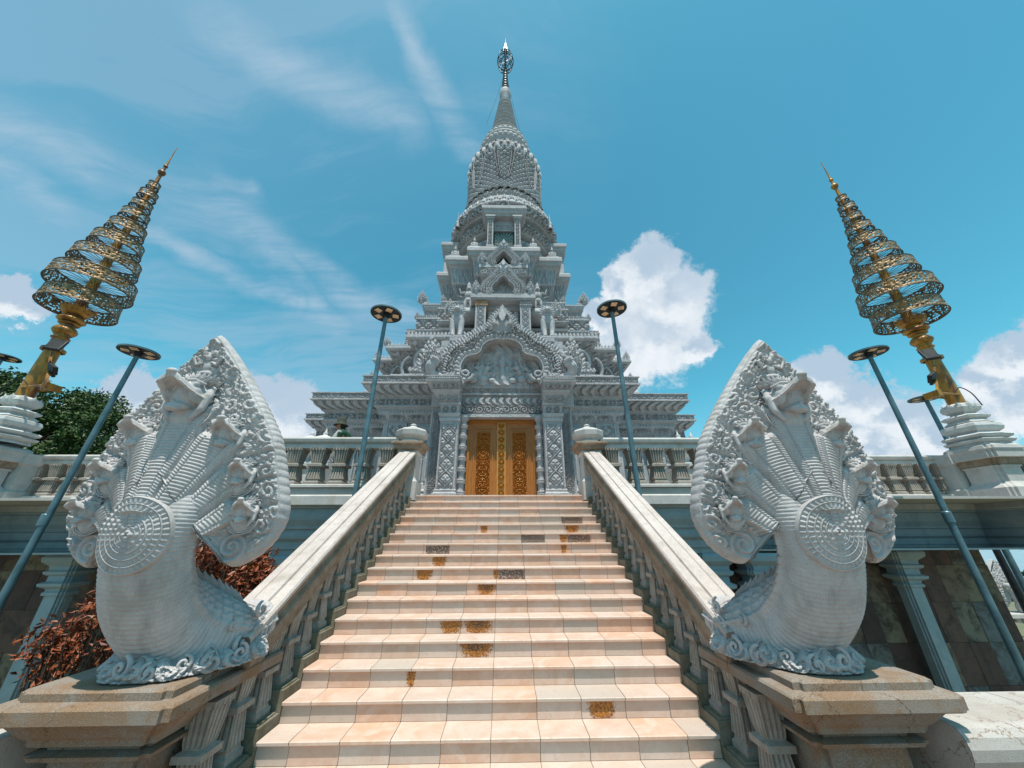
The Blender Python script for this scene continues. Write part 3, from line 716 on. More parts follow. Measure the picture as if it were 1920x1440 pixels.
# corner piers
for sg in (-1, 1):
    x, y = sg*13.46, 9.3
    root = empty('corner_pier', (x, y, 2.7), 'stout granite pier at the %s corner of the terrace, carrying the gilded parasol' % ('left' if sg < 0 else 'right'), 'pier', 'corner piers of the terrace')
    f = .06; hw = .36
    poly = [(x-hw, y-hw+f*2), (x-hw+f, y-hw+f*2), (x-hw+f, y-hw+f), (x-hw+2*f, y-hw+f), (x-hw+2*f, y-hw), (x+hw-2*f, y-hw), (x+hw-2*f, y-hw+f), (x+hw-f, y-hw+f), (x+hw-f, y-hw+2*f), (x+hw, y-hw+2*f), (x+hw, y+hw), (x-hw, y+hw)]
    b = MB(); sweep(b, poly, [(.16, 2.7), (.16, 2.98), (.12, 3.02), (.03, 3.10), (0, 3.14), (0, 3.50), (.03, 3.52), (.03, 3.56), (.0, 3.57)]); part(b, 'shaft', 'terrace', root)
    b = MB(); sweep(b, poly, [(0, 3.565), (.05, 3.58), (.06, 3.64), (.09, 3.70), (.11, 3.74)]); part(b, 'cove', 'railside', root)
    b = MB(); sweep(b, poly, [(.11, 3.74), (.14, 3.76), (.14, 3.92), (.15, 3.93), (.17, 3.98), (.15, 4.07), (.08, 4.12)]); cap(b, poly, .08, 4.12); part(b, 'cap', 'terrace', root, bevel=.01)

for sg in (-1, 1):
    terrace_balustrade([(sg*14.05, 9.3), (sg*16.8, 9.3)], 'outer terrace balustrade beyond the %s corner pier' % ('left' if sg < 0 else 'right'), 2.86, 4.05)
    b = MB(); x = sg*13.12; sweep(b, rect(x-.2, x+.2, 9.72, 10.4), [(.06, 2.8), (.06, 3.0), (0, 3.05), (0, 3.68), (.04, 3.72), (.04, 4.0)]); tag(b.build('end_post', 'terrace'), 'plain granite post where the recessed balustrade meets the %s corner pier' % ('left' if sg < 0 else 'right'), 'post')
# ------------------------------------------------------------------ temple
YC = 20.5
temple = empty('temple', (0, YC, FL), 'pale grey carved stone stupa temple with stepped tiers, golden doors and a tall spire', 'temple')
def tp(mb, name, mat='temple', smooth=False, **kw): return part(mb, name, mat, temple, smooth=smooth, **kw)
# ---- base storey
PL0 = redent(YC, 5.0, 9.2, 7.6)
b = MB()
wall_prof = [(-.55, FL-.02), (-.55, 3.0), (-.62, 3.05), (-.60, 3.12), (-.66, 3.2), (-.62, 3.26), (-.70, 3.34), (-.72, 3.5), (-.75, 3.55), (-.75, 5.62)]
sweep(b, PL0, wall_prof); tp(b, 'wall')
b = MB()
sweep(b, PL0, [(-.75, 5.62), (-.71, 5.63), (-.71, 5.66), (-.66, 5.68, ), (-.58, 5.90, 'drop', .05), (-.56, 5.93), (-.55, 5.95), (-.55, 6.06, 'bead', .035), (-.55, 6.08), (-.50, 6.10), (-.50, 6.14), (-.44, 6.17), (-.44, 6.20), (-.46, 6.22), (-.46, 6.46, 'rosette', .05), (-.46, 6.48), (-.42, 6.50), (-.42, 6.56), (-.38, 6.58), (-.06, 6.87, 'wave', .07), (-.04, 6.87), (0, 6.88), (0, 6.94), (-.05, 6.96), (-.05, 7.15, 'kbach', .035), (-.05, 7.16), (.0, 7.165), (.0, 7.20), (-.6, 7.25)], res=.028)
tp(b, 'cornice')
b = MB()
b.fan([(x, y, 7.24) for x, y in redent(YC, 4.3, 8.5, 6.9)])
PLR = redent(YC, 4.1, 7.95, 6.2)
sweep(b, PLR, [(.05, 7.20), (.05, 7.32), (.10, 7.36), (.06, 7.54, 'petal', .05), (-.08, 7.56), (-.08, 7.72), (0, 7.76), (-.02, 7.86, 'bead', .03), (-.30, 7.92), (-.30, 8.10, 'kbach', .04), (-.24, 8.13), (-.27, 8.30, 'petal', .05), (-.50, 8.34), (-.50, 8.54, 'rosette', .04), (-.44, 8.58), (-.48, 8.72, 'petal', .04), (-.75, 8.8), (-.8, 9.05), (-1.4, 9.1)], res=.035)
tp(b, 'stepped_roof')
# blind windows and carved piers on the front bays
def frame_win(xc, y, z0, z1, hw, nm='window'):
    f = MB()
    for i, (o, dd, wd) in enumerate(((0, .10, .09), (.09, .06, .07), (.16, .02, .05))):
        R = [(xc-hw+o, z0), (xc+hw-o, z0), (xc+hw-o, z1-o), (xc-hw+o, z1-o)]
        f.box(R[0][0], R[0][0]+wd, y-dd, y+.05, z0, z1-o); f.box(R[1][0]-wd, R[1][0], y-dd, y+.05, z0, z1-o)
        f.box(R[0][0]+wd-.0, R[1][0]-wd, y-dd+.002, y+.05, z1-o-wd, z1-o)
    fo = tp(f, nm)
    g = MB(); g.box(xc-hw+.21, xc+hw-.21, y-.005, y+.02, z0, z1-.21)
    go = part(g, 'recess', 'bluegrey', fo); 
    g = MB()
    for k in range(5):
        xx = xc-hw+.21+(2*hw-.42)*(k+.5)/5
        lathe(g, [(.03, z0), (.045, z0+.3), (.03, z0+.5), (.05, z0+.8), (.03, z0+1.1), (.05, z0+1.5), (.03, z1-.21)], (xx, y-.05, 0), 8)
    part(g, 'window_bars', 'temple', fo, smooth=True)
for sg in (-1, 1):
    frame_win(sg*2.75, 12.05, 3.6, 5.45, .62)
    frame_win(sg*5.75, 13.65, 3.6, 5.45, .70)
    b = MB()
    for xx in (3.75, ):
        panel(b, (sg*xx-.30, 12.0, 3.6), (1, 0, 0), (0, 0, 1), .6, 1.95, lambda u, v, h: p_lattice(u, v, h, .5), .05, .02)
        b.box(sg*xx-.36, sg*xx+.36, 12.005, 12.1, 3.55, 5.62)
        for s in (-.36, .30): b.box(sg*xx+s, sg*xx+s+.06, 11.96, 12.1, 3.55, 5.60)
    tp(b, 'carved_pier'); b = MB()
    panel(b, (sg*6.55-.28, 13.60, 3.6), (1, 0, 0), (0, 0, 1), .56, 1.95, lambda u, v, h: p_lattice(u, v, h, .5), .05, .025)
    b.box(sg*6.55-.34, sg*6.55+.34, 13.605, 13.7, 3.55, 5.62)
    tp(b, 'carved_pier')
# ---- entrance porch
def rings(mb, R, capit=True):
    """R = [(z, x0, x1, y0, y1)] boxes joined ring to ring"""
    G = np.array([[(x0, y0, z), (x1, y0, z), (x1, y1, z), (x0, y1, z)] for z, x0, x1, y0, y1 in R]); mb.grid(G, wrapv=True)
    if capit: mb.fan(G[-1])
for sg in (-1, 1):
    b = MB()
    def bx(z, i, o, f): 
        a, c = sorted((sg*(1.32-i), sg*(1.88+o))); return (z, a, c, 10.3-f, 11.6)
    rings(b, [bx(FL, .06, .08, .10), bx(3.0, .06, .08, .10), bx(3.04, .02, .03, .04), bx(3.10, .03, .04, .05), bx(3.14, 0, 0, 0), bx(5.13, 0, 0, 0), bx(5.16, .03, .03, .04), bx(5.24, .03, .04, .05), bx(5.27, .0, .02, .02), bx(5.32, .02, .06, .07), bx(5.40, .03, .08, .09)])
    panel(b, (min(sg*1.38, sg*1.82), 10.297, 3.2), (1, 0, 0), (0, 0, 1), .44, 1.88, lambda u, v, h: p_lattice(u, v, h, .44), .05, .016)
    for xx in (1.335, 1.825): b.box(min(sg*xx, sg*(xx+.04)), max(sg*xx, sg*(xx+.04)), 10.268, 10.35, 3.16, 5.12)
    po = tp(b, 'pillar')
    b = MB()
    rings(b, [bx(5.40, .0, .02, .02), bx(5.66, .0, .03, .05), bx(5.68, .03, .08, .10), bx(5.74, .03, .08, .10), bx(5.76, .0, .06, .08), bx(6.02, .0, .22, .22), bx(6.04, .02, .28, .27), bx(6.10, .02, .30, .30), bx(6.12, .0, .28, .28), bx(6.30, .0, .42, .42), bx(6.32, .03, .47, .47), bx(6.36, .03, .48, .48), bx(6.37, .01, .46, .46), bx(6.46, .01, .46, .46), bx(6.47, .03, .49, .49), bx(6.50, .03, .49, .49)])
    x0 = min(sg*1.34, sg*1.88); panel(b, (x0+.02, 10.26, 5.43), (1, 0, 0), (0, 0, 1), .50, .20, 'rosette', .04, .014)
    panel(b, (x0+(.0 if sg > 0 else -.12), 10.21, 5.78), (1, 0, .0), (0, -.14/.24*.5, 1), .66, .22, 'vine', .05, .014, n=(0, -.88, -.45))
    panel(b, (x0+(.0 if sg > 0 else -.28), 10.01, 6.13), (1, 0, 0), (0, -.14/.17, 1), .84, .15, 'lattice', .04, .014, n=(0, -.8, -.6))
    panel(b, (x0+(.0 if sg > 0 else -.42), 9.835, 6.38), (1, 0, 0), (0, 0, 1), .96, .075, 'bead', .02, .012)
    part(b, 'capital', 'temple', po)
    b = MB(); a, c = sorted((sg*1.90, sg*2.26)); b.box(a, c, 10.72, 11.7, FL, 5.75)
    panel(b, (a+.05, 10.717, 3.1), (1, 0, 0), (0, 0, 1), .26, 2.5, lambda u, v, h: p_kbach(u, v, h, .13), .035, .014)
    b.box(a-.02, a+.03, 10.69, 10.8, FL, 5.75); b.box(c-.03, c+.02, 10.69, 10.8, FL, 5.75); b.box(a-.03, c+.03, 10.66, 10.8, FL, 3.02)
    b.box(a-.03, c+.12, 10.6, 11.9, 5.75, 6.9)
    tp(b, 'side_pilaster')
    b = MB(); z = FL; pr = [(.16, 0), (.16, .15)]
    zz = .2
    while zz < 2.35:
        pr += [(.10, zz), (.105, zz+.06), (.145, zz+.08), (.15, zz+.11), (.12, zz+.13), (.145, zz+.15), (.145, zz+.18), (.10, zz+.20), (.10, zz+.30)]; zz += .34
    pr += [(.15, 2.60), (.17, 2.66), (.17, 2.72)]
    lathe(b, pr, (sg*1.215, 10.72, FL), 20); tp(b, 'colonette', smooth=False)
b = MB()
b.box(-1.34, 1.34, 10.62, 10.9, 5.40, 5.50)        # lintel lip
b.box(-1.34, 1.34, 10.80, 11.2, 5.50, 6.20)
panel(b, (-1.30, 10.795, 5.56), (1, 0, 0), (0, 0, 1), 2.6, .56, lambda u, v, h: np.maximum(p_vine(u, np.clip(v*2.0, 0, 1), h*.5)*(v < .5), p_wave(u, np.clip(v*2-1, 0, 1), h*.5)*(v >= .5)), .07, .018)
b.box(-1.34, 1.34, 10.70, 11.2, 6.20, 6.27)
b.box(-1.34, 1.34, 10.74, 11.2, 6.27, 6.44); panel(b, (-1.32, 10.735, 6.275), (1, 0, 0), (0, 0, 1), 2.64, .16, 'rosette', .03, .015)
b.box(-1.34, 1.34, 10.66, 11.2, 6.44, 6.50)
for k in range(34): leaf(b, (-1.3+k*.0788, 10.67, 6.50), (0, -.1, 1), (1, 0, 0), .10, .075, .02)
# little figure in the middle of the lintel
ell(b, (0, 10.77, 5.98), (.055, .05, .07)); ell(b, (0, 10.78, 5.84), (.09, .05, .10)); ell(b, (0, 10.77, 5.72), (.16, .06, .05)); leaf(b, (0, 10.78, 5.6), (0, 0, 1), (1, 0, 0), .56, .34, .03)
tp(b, 'lintel')
b = MB(); b.box(-2.2, 2.2, 10.9, 12.1, 5.5, 8.4); b.box(-1.36, -1.07, 10.98, 11.5, FL, 5.5); b.box(1.07, 1.36, 10.98, 11.5, FL, 5.5)
tp(b, 'porch_wall')
# ---- door
door = tp((lambda m: (m.box(-1.10, 1.10, 10.96, 11.05, 5.32, 5.42), m.box(-1.10, -1.02, 10.94, 11.05, FL, 5.32), m.box(1.02, 1.10, 10.94, 11.05, FL, 5.32), m)[-1])(MB()), 'door', 'door')
for sg in (-1, 1):
    m = MB(); a, c = sorted((sg*.13, sg*1.02)); m.box(a, c, 11.02, 11.10, FL, 5.32)
    ia, ic = sorted((sg*.27, sg*.88))
    for o, dd in ((0, .03), (.05, .05), (.10, .02)):
        m.box(ia-.06+o, ia-.03+o, 11.02-dd, 11.05, FL, 5.17-o); m.box(ic+.03-o, ic+.06-o, 11.02-dd, 11.05, FL, 5.17-o); m.box(ia-.03+o, ic+.03-o, 11.022-dd, 11.05, 5.14-o, 5.17-o)
    leafo = part(m, 'door_leaf', 'door', door)
    m = MB(); panel(m, (ia+.09, 11.012, FL), (1, 0, 0), (0, 0, 1), ic-ia-.18, 2.28, lambda u, v, h: p_kbach(np.abs(u)+.03, v, h, .17)*.75+.25*p_lattice(u, v, h, .22), .06, .011)
    part(m, 'carved_panel', 'door_carve', leafo)
m = MB(); m.box(-.13, .13, 10.96, 11.08, FL, 5.32)
m.box(-.14, -.10, 10.94, 11.0, FL, 5.30); m.box(.10, .14, 10.94, 11.0, FL, 5.30)
panel(m, (-.095, 10.957, FL), (1, 0, 0), (0, 0, 1), .19, 2.55, lambda u, v, h: p_rosette(v*h, (u+.095)/.19, .19), .04, .011)
part(m, 'gilded_stile', 'door_gold', door)

# ---- pediments: lobed arch band, flame leaves round it, tympanum
def pediment(name, Y, zb, sc, label_t='tympanum', dark=False, crest=True, depth=.22, lobe=True, tilt=0.):
    half = [(1.16, .02), (1.36, .10), (1.50, .36), (1.47, .72), (1.28, 1.0), (1.02, 1.10), (.86, 1.16), (.80, 1.36), (.62, 1.58), (.34, 1.70), (.10, 1.74), (0, 1.70)] if lobe else [(.62, .0), (.72, .2), (.74, .5), (.60, .78), (.44, .92), (.34, 1.12), (.14, 1.3), (0, 1.36)]
    half = np.array(half)*sc; pts = np.vstack([half*[-1, 1], half[::-1][1:]])
    C = spline(pts, 8)          # centre line of the arch band (x,z)
    T = np.gradient(C, axis=0); T /= np.linalg.norm(T, axis=1)[:, None]; N = np.stack([-T[:, 1], T[:, 0]], 1)   # outward (up)
    bw = .17*sc if lobe else .16*sc
    mb = MB()
    # band: raised section with two rims and a carved middle
    sec = [(-1.0, .0), (-1.0, .55), (-.94, .72), (-.80, .72), (-.76, .5), (-.70, .48), (0, .56), (.70, .48), (.76, .5), (.80, .72), (.94, .72), (1.0, .55), (1.0, 0)]
    s = np.concatenate([[0], np.cumsum(np.linalg.norm(np.diff(C, axis=0), axis=1))])
    nS = int(s[-1]/(.025*max(sc, .5))); ss = np.linspace(0, s[-1], nS)
    Cx = np.stack([np.interp(ss, s, C[:, 0]), np.interp(ss, s, C[:, 1])], 1); Nx = np.stack([np.interp(ss, s, N[:, 0]), np.interp(ss, s, N[:, 1])], 1); Nx /= np.linalg.norm(Nx, axis=1)[:, None]
    G = []
    for i in range(nS):
        wob = .35*(abs(math.sin(ss[i]*PI/(.15*sc)))**.6)-.1
        row = []
        for a, dpt in sec:
            dd = dpt+(wob if abs(a) < .1 else 0)
            p = Cx[i]+Nx[i]*a*bw; row.append((p[0], Y-dd*depth*1.25, zb+p[1]))
        G.append(row)
    G = np.array(G); mb.grid(G)
    # soffit behind the inner rim: thickness of the arch
    I = Cx-Nx*bw; mb.grid(np.stack([np.stack([I[:, 0], np.full(nS, Y), zb+I[:, 1]], 1), np.stack([I[:, 0], np.full(nS, Y+.45*sc), zb+I[:, 1]], 1)], 1))
    # pendant beads under the inner rim
    for i in range(0, nS, max(1, int(.09*sc/(ss[1]-ss[0])))):
        p = Cx[i]-Nx[i]*(bw+.02*sc); ell(mb, (p[0], Y-.25*depth, zb+p[1]), (.03*sc, .05*sc, .03*sc), n=6)
    band = tp(mb, name, smooth=False)
    # lace of flames: a carved sheet lofted from the band to a flame outline, edged with leaves
    fm = MB()
    zmax = C[:, 1].max()
    if lobe: oh = [(1.28, -.02), (1.80, .0), (2.02, .22), (2.0, .6), (1.92, 1.0), (1.74, 1.30), (1.45, 1.48), (1.22, 1.66), (1.0, 1.84), (.78, 1.98), (.56, 2.08), (.46, 2.25), (.36, 2.48), (.20, 2.66), (0, 2.86)]
    else: oh = [(.70, .0), (1.02, .05), (1.12, .3), (1.08, .6), (.98, .84), (.80, 1.05), (.62, 1.28), (.46, 1.52), (.26, 1.80), (0, 2.02)]
    oh = np.array(oh)*sc; O_ = spline(np.vstack([oh*[-1, 1], oh[::-1][1:]]), 8)
    so = np.concatenate([[0], np.cumsum(np.linalg.norm(np.diff(O_, axis=0), axis=1))]); fo_ = ss/s[-1]
    Ox = np.stack([np.interp(fo_, so/so[-1], O_[:, 0]), np.interp(fo_, so/so[-1], O_[:, 1])], 1)
    nv_ = 26; v_ = np.linspace(0, 1, nv_)[None, :, None]; Lw = Cx[:, None]*(1-v_)+Ox[:, None]*v_
    wid = np.linalg.norm(Ox-Cx, axis=1)[:, None]
    cell = .30*sc
    uu = ss[:, None]*1.18+0*v_[..., 0]; Hh = p_kbach(uu, v_[..., 0]*wid, 1.0, cell)
    lin = .5+.5*np.cos(2*PI*(uu/(cell*.5)+v_[..., 0]*1.2)); Hh = np.maximum(Hh, lin*.5)
    Hh = Hh*sst(1., .93, v_[..., 0])
    Yv = Y-.10*depth-(.16*sc*np.sin(PI*v_[..., 0])**.7)*.6-Hh*.13*sc
    fm.grid(np.stack([Lw[..., 0], Yv, zb+Lw[..., 1]], -1))
    e3 = np.stack([Ox[:, 0], np.full(nS, Y-.1*depth), zb+Ox[:, 1]], 1); e4 = e3+[0, .22*sc, 0]; fm.grid(np.stack([e3, e4], 0))
    To = np.gradient(Ox, axis=0); To /= np.linalg.norm(To, axis=1)[:, None]; No = np.stack([-To[:, 1], To[:, 0]], 1)
    for row, (fr_, L0, w0, dy) in enumerate(((.98, .20, .13, .03), (.62, .17, .11, .19))):
        kk = max(8, int(so[-1]*(.6+.4*fr_)/(w0*sc*.85)))
        for i in range(kk):
            j = int((i+.5*(row % 2))/kk*(nS-1)); p = Cx[j]*(1-fr_)+Ox[j]*fr_; dr = No[j]*.75+A(0, .55); dr /= np.linalg.norm(dr)
            leaf(fm, (p[0], Y-dy*sc, zb+p[1]), (dr[0], -.12, dr[1]), (dr[1], 0, -dr[0]), L0*sc*(.85+.3*rng.random()), w0*sc, .06*sc, curl=.18*np.sign(p[0]))
    for q in (-1, 1):
        cxx, czz, rr_ = (C[0, 0] if q < 0 else C[-1, 0])+q*(.02 if lobe else .04)*sc, zb+.27*sc, (.24 if lobe else .14)*sc
        for k_ in range(2):
            t_ = np.linspace(0, 1, 30); tube(fm, [(cxx+q*(-math.cos(a_*2*PI*1.3))*rr_*(1-.85*a_)+q*k_*.34*sc, Y-.26*depth-.02, czz-.02*k_-math.sin(a_*2*PI*1.3)*rr_*(1-.85*a_)) for a_ in t_], rr_*np.interp(t_, [0, 1], [.26, .14]), 7)
    if crest:
        pal = spline(np.array([(0, 1.08), (.07, .92), (.13, .78), (.22, .68), (.30, .54), (.37, .42), (.38, .26), (.30, .12), (.14, .02), (0, 0)])*sc*(.95 if lobe else .75), 8)
        pal = np.vstack([pal, (pal*[-1, 1])[::-1][1:-1]]); c0 = A(0, .30*sc*(.95 if lobe else .75)); rr_ = np.linspace(0, 1, 30)[None, :, None]
        G_ = c0+(pal[:, None]-c0)*rr_; an_ = np.arctan2(G_[..., 0], G_[..., 1]+.02*sc); rd = np.hypot(G_[..., 0], G_[..., 1]); 
        Hh = (.5+.5*np.cos(an_*9))*sst(.1, .5, rd/sc)+.5*p_kbach(an_*1.0, rd/sc, 1., .24)*sst(.35, .6, rd/sc); Hh = sst(.25, .6, Hh)*.10*sc*sst(1., .9, rr_[..., 0])+.10*sc*(1-rr_[..., 0]**2)
        zo = zb+zmax+.10*sc; yo = Y-.20*sc; fm.grid(np.stack([G_[..., 0], yo-Hh, zo+G_[..., 1]], -1), wrapu=True)
        e_ = np.stack([pal[:, 0], np.full(len(pal), yo), zo+pal[:, 1]], 1); fm.grid(np.stack([e_, e_+[0, .2*sc, 0]]), wrapv=True)
        for i in range(0, len(pal), 4):
            d = pal[i]-c0; d = d/np.linalg.norm(d)*.7+A(0, .5); leaf(fm, (pal[i, 0], yo, zo+pal[i, 1]), (d[0], -.05, d[1]), (d[1], 0, -d[0]), .13*sc, .09*sc, .04*sc)
    part(fm, 'flame_crest', 'temple', band)
    # tympanum
    tm = MB(); wd = (1.3 if lobe else .62)*sc; hh = (1.74 if lobe else 1.3)*sc
    if dark: tm.box(-wd, wd, Y+.40*sc, Y+.45*sc, zb, zb+hh*.92)  # flat dark panel: shade of the open arch put into its colour
    else: panel(tm, (-wd, Y+.34*sc, zb), (1, 0, 0), (0, 0, 1), 2*wd, hh, 'relief' if lobe else 'kbach', .13 if lobe else .05, .02)
    to = part(tm, 'tympanum', 'opening_shade' if dark else 'temple', band)
    if lobe and not dark:     # worshippers and a standing figure in low relief
        fg = MB()
        yf = Y+.24*sc
        def fig(x, z, h, kneel=False, lean=0.):
            ell(fg, (x+lean*.6*h, yf, z+h*.90), (h*.085, .05, h*.10), n=8); leaf(fg, (x+lean*.6*h, yf-.02, z+h*.94), (0, 0, 1), (1, 0, 0), h*.22, h*.12, .03)
            ell(fg, (x+lean*.3*h, yf, z+h*.62), (h*.13, .06, h*.20), n=10)
            if kneel: ell(fg, (x-lean*.1*h, yf, z+h*.28), (h*.26, .07, h*.20), n=10)
            else: ell(fg, (x, yf, z+h*.26), (h*.11, .06, h*.28), n=10)
            tube(fg, [(x+lean*.3*h-.08*h, yf-.02, z+h*.75), (x-.2*h, yf-.03, z+h*.55), (x-.05*h, yf-.05, z+h*.55)], .03*h, 6)
            tube(fg, [(x+lean*.3*h+.08*h, yf-.02, z+h*.75), (x+.2*h, yf-.03, z+h*.55), (x+.05*h, yf-.05, z+h*.55)], .03*h, 6)
        fig(.02, zb+.25, .95); leaf(fg, (.02, yf+.02, zb+.2), (0, 0, 1), (1, 0, 0), 1.35, .62, .02)
        for x, z, h, l in ((-.95, .04, .62, .35), (-.62, .06, .70, .25), (-.32, .05, .5, .2), (.36, .05, .55, -.2), (.66, .06, .68, -.3), (.98, .04, .6, -.35), (-.5, .5, .5, .1), (.5, .52, .5, -.1), (-.85, .55, .42, .2), (.82, .5, .42, -.2)):
            fig(x, zb+z, h, True, l)
        part(fg, 'relief_figures', 'temple', to, smooth=True)
    return band
pediment('pediment', 10.38, 6.50, 1.0)
# serpent heads ending the arch
def hooded(mb, x, y, z, h, lean):
    oh = np.array([(0, 1.0), (.10, .84), (.20, .66), (.27, .48), (.27, .32), (.20, .18), (.08, .10), (0, .08)])*h
    O_ = spline(oh, 5); O_ = np.vstack([O_, (O_*[-1, 1])[::-1][1:-1]]); c0 = A(0, .40*h); rr_ = np.linspace(0, 1, 14)[None, :, None]
    G_ = c0+(O_[:, None]-c0)*rr_; Hh = p_kbach(G_[..., 0], G_[..., 1], 1., .13*h)*.05*h*sst(1, .9, rr_[..., 0])+.10*h*(1-rr_[..., 0]**2)
    X_ = x+lean*.12*h+G_[..., 0]+lean*.16*(G_[..., 1]); mb.grid(np.stack([X_, y+.04-Hh, z+G_[..., 1]], -1), wrapu=True)
    e_ = np.stack([X_[:, -1], np.full(len(O_), y+.04), z+O_[:, 1]], 1); mb.grid(np.stack([e_, e_+[0, .08*h, 0]]), wrapv=True); mb.fan(e_+[0, .08*h, 0])
    n_ = len(O_)
    for i in range(0, n_, 3):
        d = O_[i]-c0; d = d/np.linalg.norm(d)*.6+A(0, .6); leaf(mb, (X_[i, -1], y+.02, z+O_[i, 1]), (d[0], -.05, d[1]), (d[1], 0, -d[0]), .11*h, .08*h, .025*h, nu=3, nv=4)
    tube(mb, spline([(x-lean*.3*h, y, z+.02*h), (x-lean*.05*h, y-.02, z+.05*h), (x+lean*.17*h, y-.10*h, z+.12*h), (x+lean*.18*h, y-.18*h, z+.26*h), (x+lean*.08*h, y-.18*h, z+.36*h), (x+lean*.16*h, y-.30*h, z+.40*h)], 5), np.interp(np.linspace(0, 1, 26), [0, .3, .6, .85, 1], [.06*h, .10*h, .11*h, .08*h, .04*h]), 10)
    for k in range(4): leaf(mb, (x-lean*(.05+.07*k)*h, y-.05, z+.02*h), (-lean*.5, -.1, .8), (.8, 0, lean*.5), .20*h, .10*h, .03*h)
for sg in (-1, 1):
    m = MB(); hooded(m, sg*2.02, 10.25, 6.52, 1.55, sg*.9); tp(m, 'serpent_head')
# porch roof behind the pediment
b = MB(); R = rect(-2.1, 2.1, 10.62, 12.6)
sweep(b, R, [(-.1, 6.4), (0, 6.9), (.05, 6.95), (0, 7.0), (-.1, 7.6, 'kbach', .05), (-.02, 7.66), (-.02, 7.74), (-.2, 7.8), (-.3, 8.3), (-.2, 8.36), (-.2, 8.5)], res=.035); cap(b, R, -.2, 8.5)
for sg in (-1, 1): b.box(sg*1.77-.30, sg*1.77+.30, 11.2, 12.0, 8.3, 8.72); b.box(sg*1.77-.36, sg*1.77+.36, 11.14, 12.06, 8.72, 8.80)
tp(b, 'porch_roof')
def lion(x, y, z, h):
    m = MB()
    ell(m, (x, y+.06*h, z+.48*h), (.17*h, .20*h, .24*h)); ell(m, (x, y-.06*h, z+.60*h), (.185*h, .16*h, .19*h)); ell(m, (x, y+.18*h, z+.28*h), (.17*h, .16*h, .22*h))
    ell(m, (x, y-.14*h, z+.86*h), (.125*h, .12*h, .12*h)); ell(m, (x, y-.25*h, z+.83*h), (.08*h, .08*h, .06*h)); ell(m, (x, y-.03*h, z+.88*h), (.16*h, .07*h, .15*h)); ell(m, (x, y-.1*h, z+.73*h), (.13*h, .12*h, .1*h))
    for s in (-1, 1):
        tube(m, [(x+s*.10*h, y-.09*h, z+.58*h), (x+s*.11*h, y-.12*h, z+.32*h), (x+s*.09*h, y-.13*h, z+.10*h), (x+s*.09*h, y-.18*h, z+.03*h)], [.095*h, .08*h, .055*h, .06*h], 10)
        tube(m, [(x+s*.14*h, y+.18*h, z+.30*h), (x+s*.15*h, y+.10*h, z+.14*h), (x+s*.14*h, y+.08*h, z+.03*h)], [.10*h, .075*h, .06*h], 10)
        ell(m, (x+s*.10*h, y-.08*h, z+.97*h), (.035*h, .025*h, .05*h)); ell(m, (x+s*.055*h, y-.24*h, z+.90*h), (.025*h, .02*h, .02*h))
    for ro_, L_ in ((.12, .12), (.09, .09)):
        for a in np.linspace(-2.3, 2.3, 13): leaf(m, (x+ro_*h*math.sin(a), y-.10*h-.3*(.12-ro_)*h, z+.86*h+ro_*h*math.cos(a)), (math.sin(a), -.1, math.cos(a)), (math.cos(a), 0, -math.sin(a)), L_*h, .07*h, .025*h)
    m.box(x-.16*h, x+.16*h, y-.2*h, y+.3*h, z-.02*h, z+.02*h)
    return tp(m, 'lion_statue', smooth=True)
for sg in (-1, 1): lion(sg*1.77, 11.55, 8.80, 1.46)

# ---- tier 1
PL1 = redent(YC, 4.46, 6.77, 5.72)
b = MB()
sweep(b, PL1, [(-1.6, 8.9), (-1.25, 9.0), (-1.18, 9.05), (-1.2, 9.1), (-.95, 9.55, 'wave', .10), (-.92, 9.55), (-.88, 9.6), (-.14, 10.22, 'kbach', .08), (-.10, 10.22), (-.02, 10.25), (0, 10.30), (0, 10.40), (-.04, 10.44), (-.5, 10.46)], res=.035)
tp(b, 'roof_tier')
b = MB()      # little lotus crests along the top edge and hooked brackets below
P_, Mi = miter(PL1)
for e in range(len(PL1)):
    a, c = P_[e], P_[(e+1) % len(PL1)]; L = np.linalg.norm(c-a); dv = (c-a)/L; nx = A(dv[1], -dv[0])
    if nx[1] > .5 or min(a[1], c[1]) > YC+1: continue
    for i in range(int(L/.17)):
        q = a+dv*(i+.5)*L/int(L/.17)-nx*.08; leaf(b, (*q, 10.44), (-nx[0]*.1*0, -nx[1]*.0, 1), (*dv, 0), .19, .15, .03, nu=3, nv=4)
def hook(b, x, y, z, s, sg):
    c = spline([(x, y, z), (x+sg*.10*s, y-.1*s, z+.55*s), (x-sg*.05*s, y-.25*s, z+1.0*s), (x-sg*.35*s, y-.4*s, z+1.25*s), (x-sg*.62*s, y-.5*s, z+1.2*s), (x-sg*.66*s, y-.5*s, z+1.02*s)], 6)
    tube(b, c, np.interp(np.linspace(0, 1, len(c)), [0, .5, 1], [.16*s, .11*s, .05*s]), 8)
for sg in (-1, 1):
    for x, y, z, s in ((3.15, 14.1, 8.95, .62), (3.95, 14.2, 8.95, .62), (4.75, 15.0, 8.98, .62), (5.5, 15.9, 9.0, .58)): m = MB(); hook(m, sg*x, y, z, s, sg); tp(m, 'bracket', smooth=True)
tp(b, 'cresting')
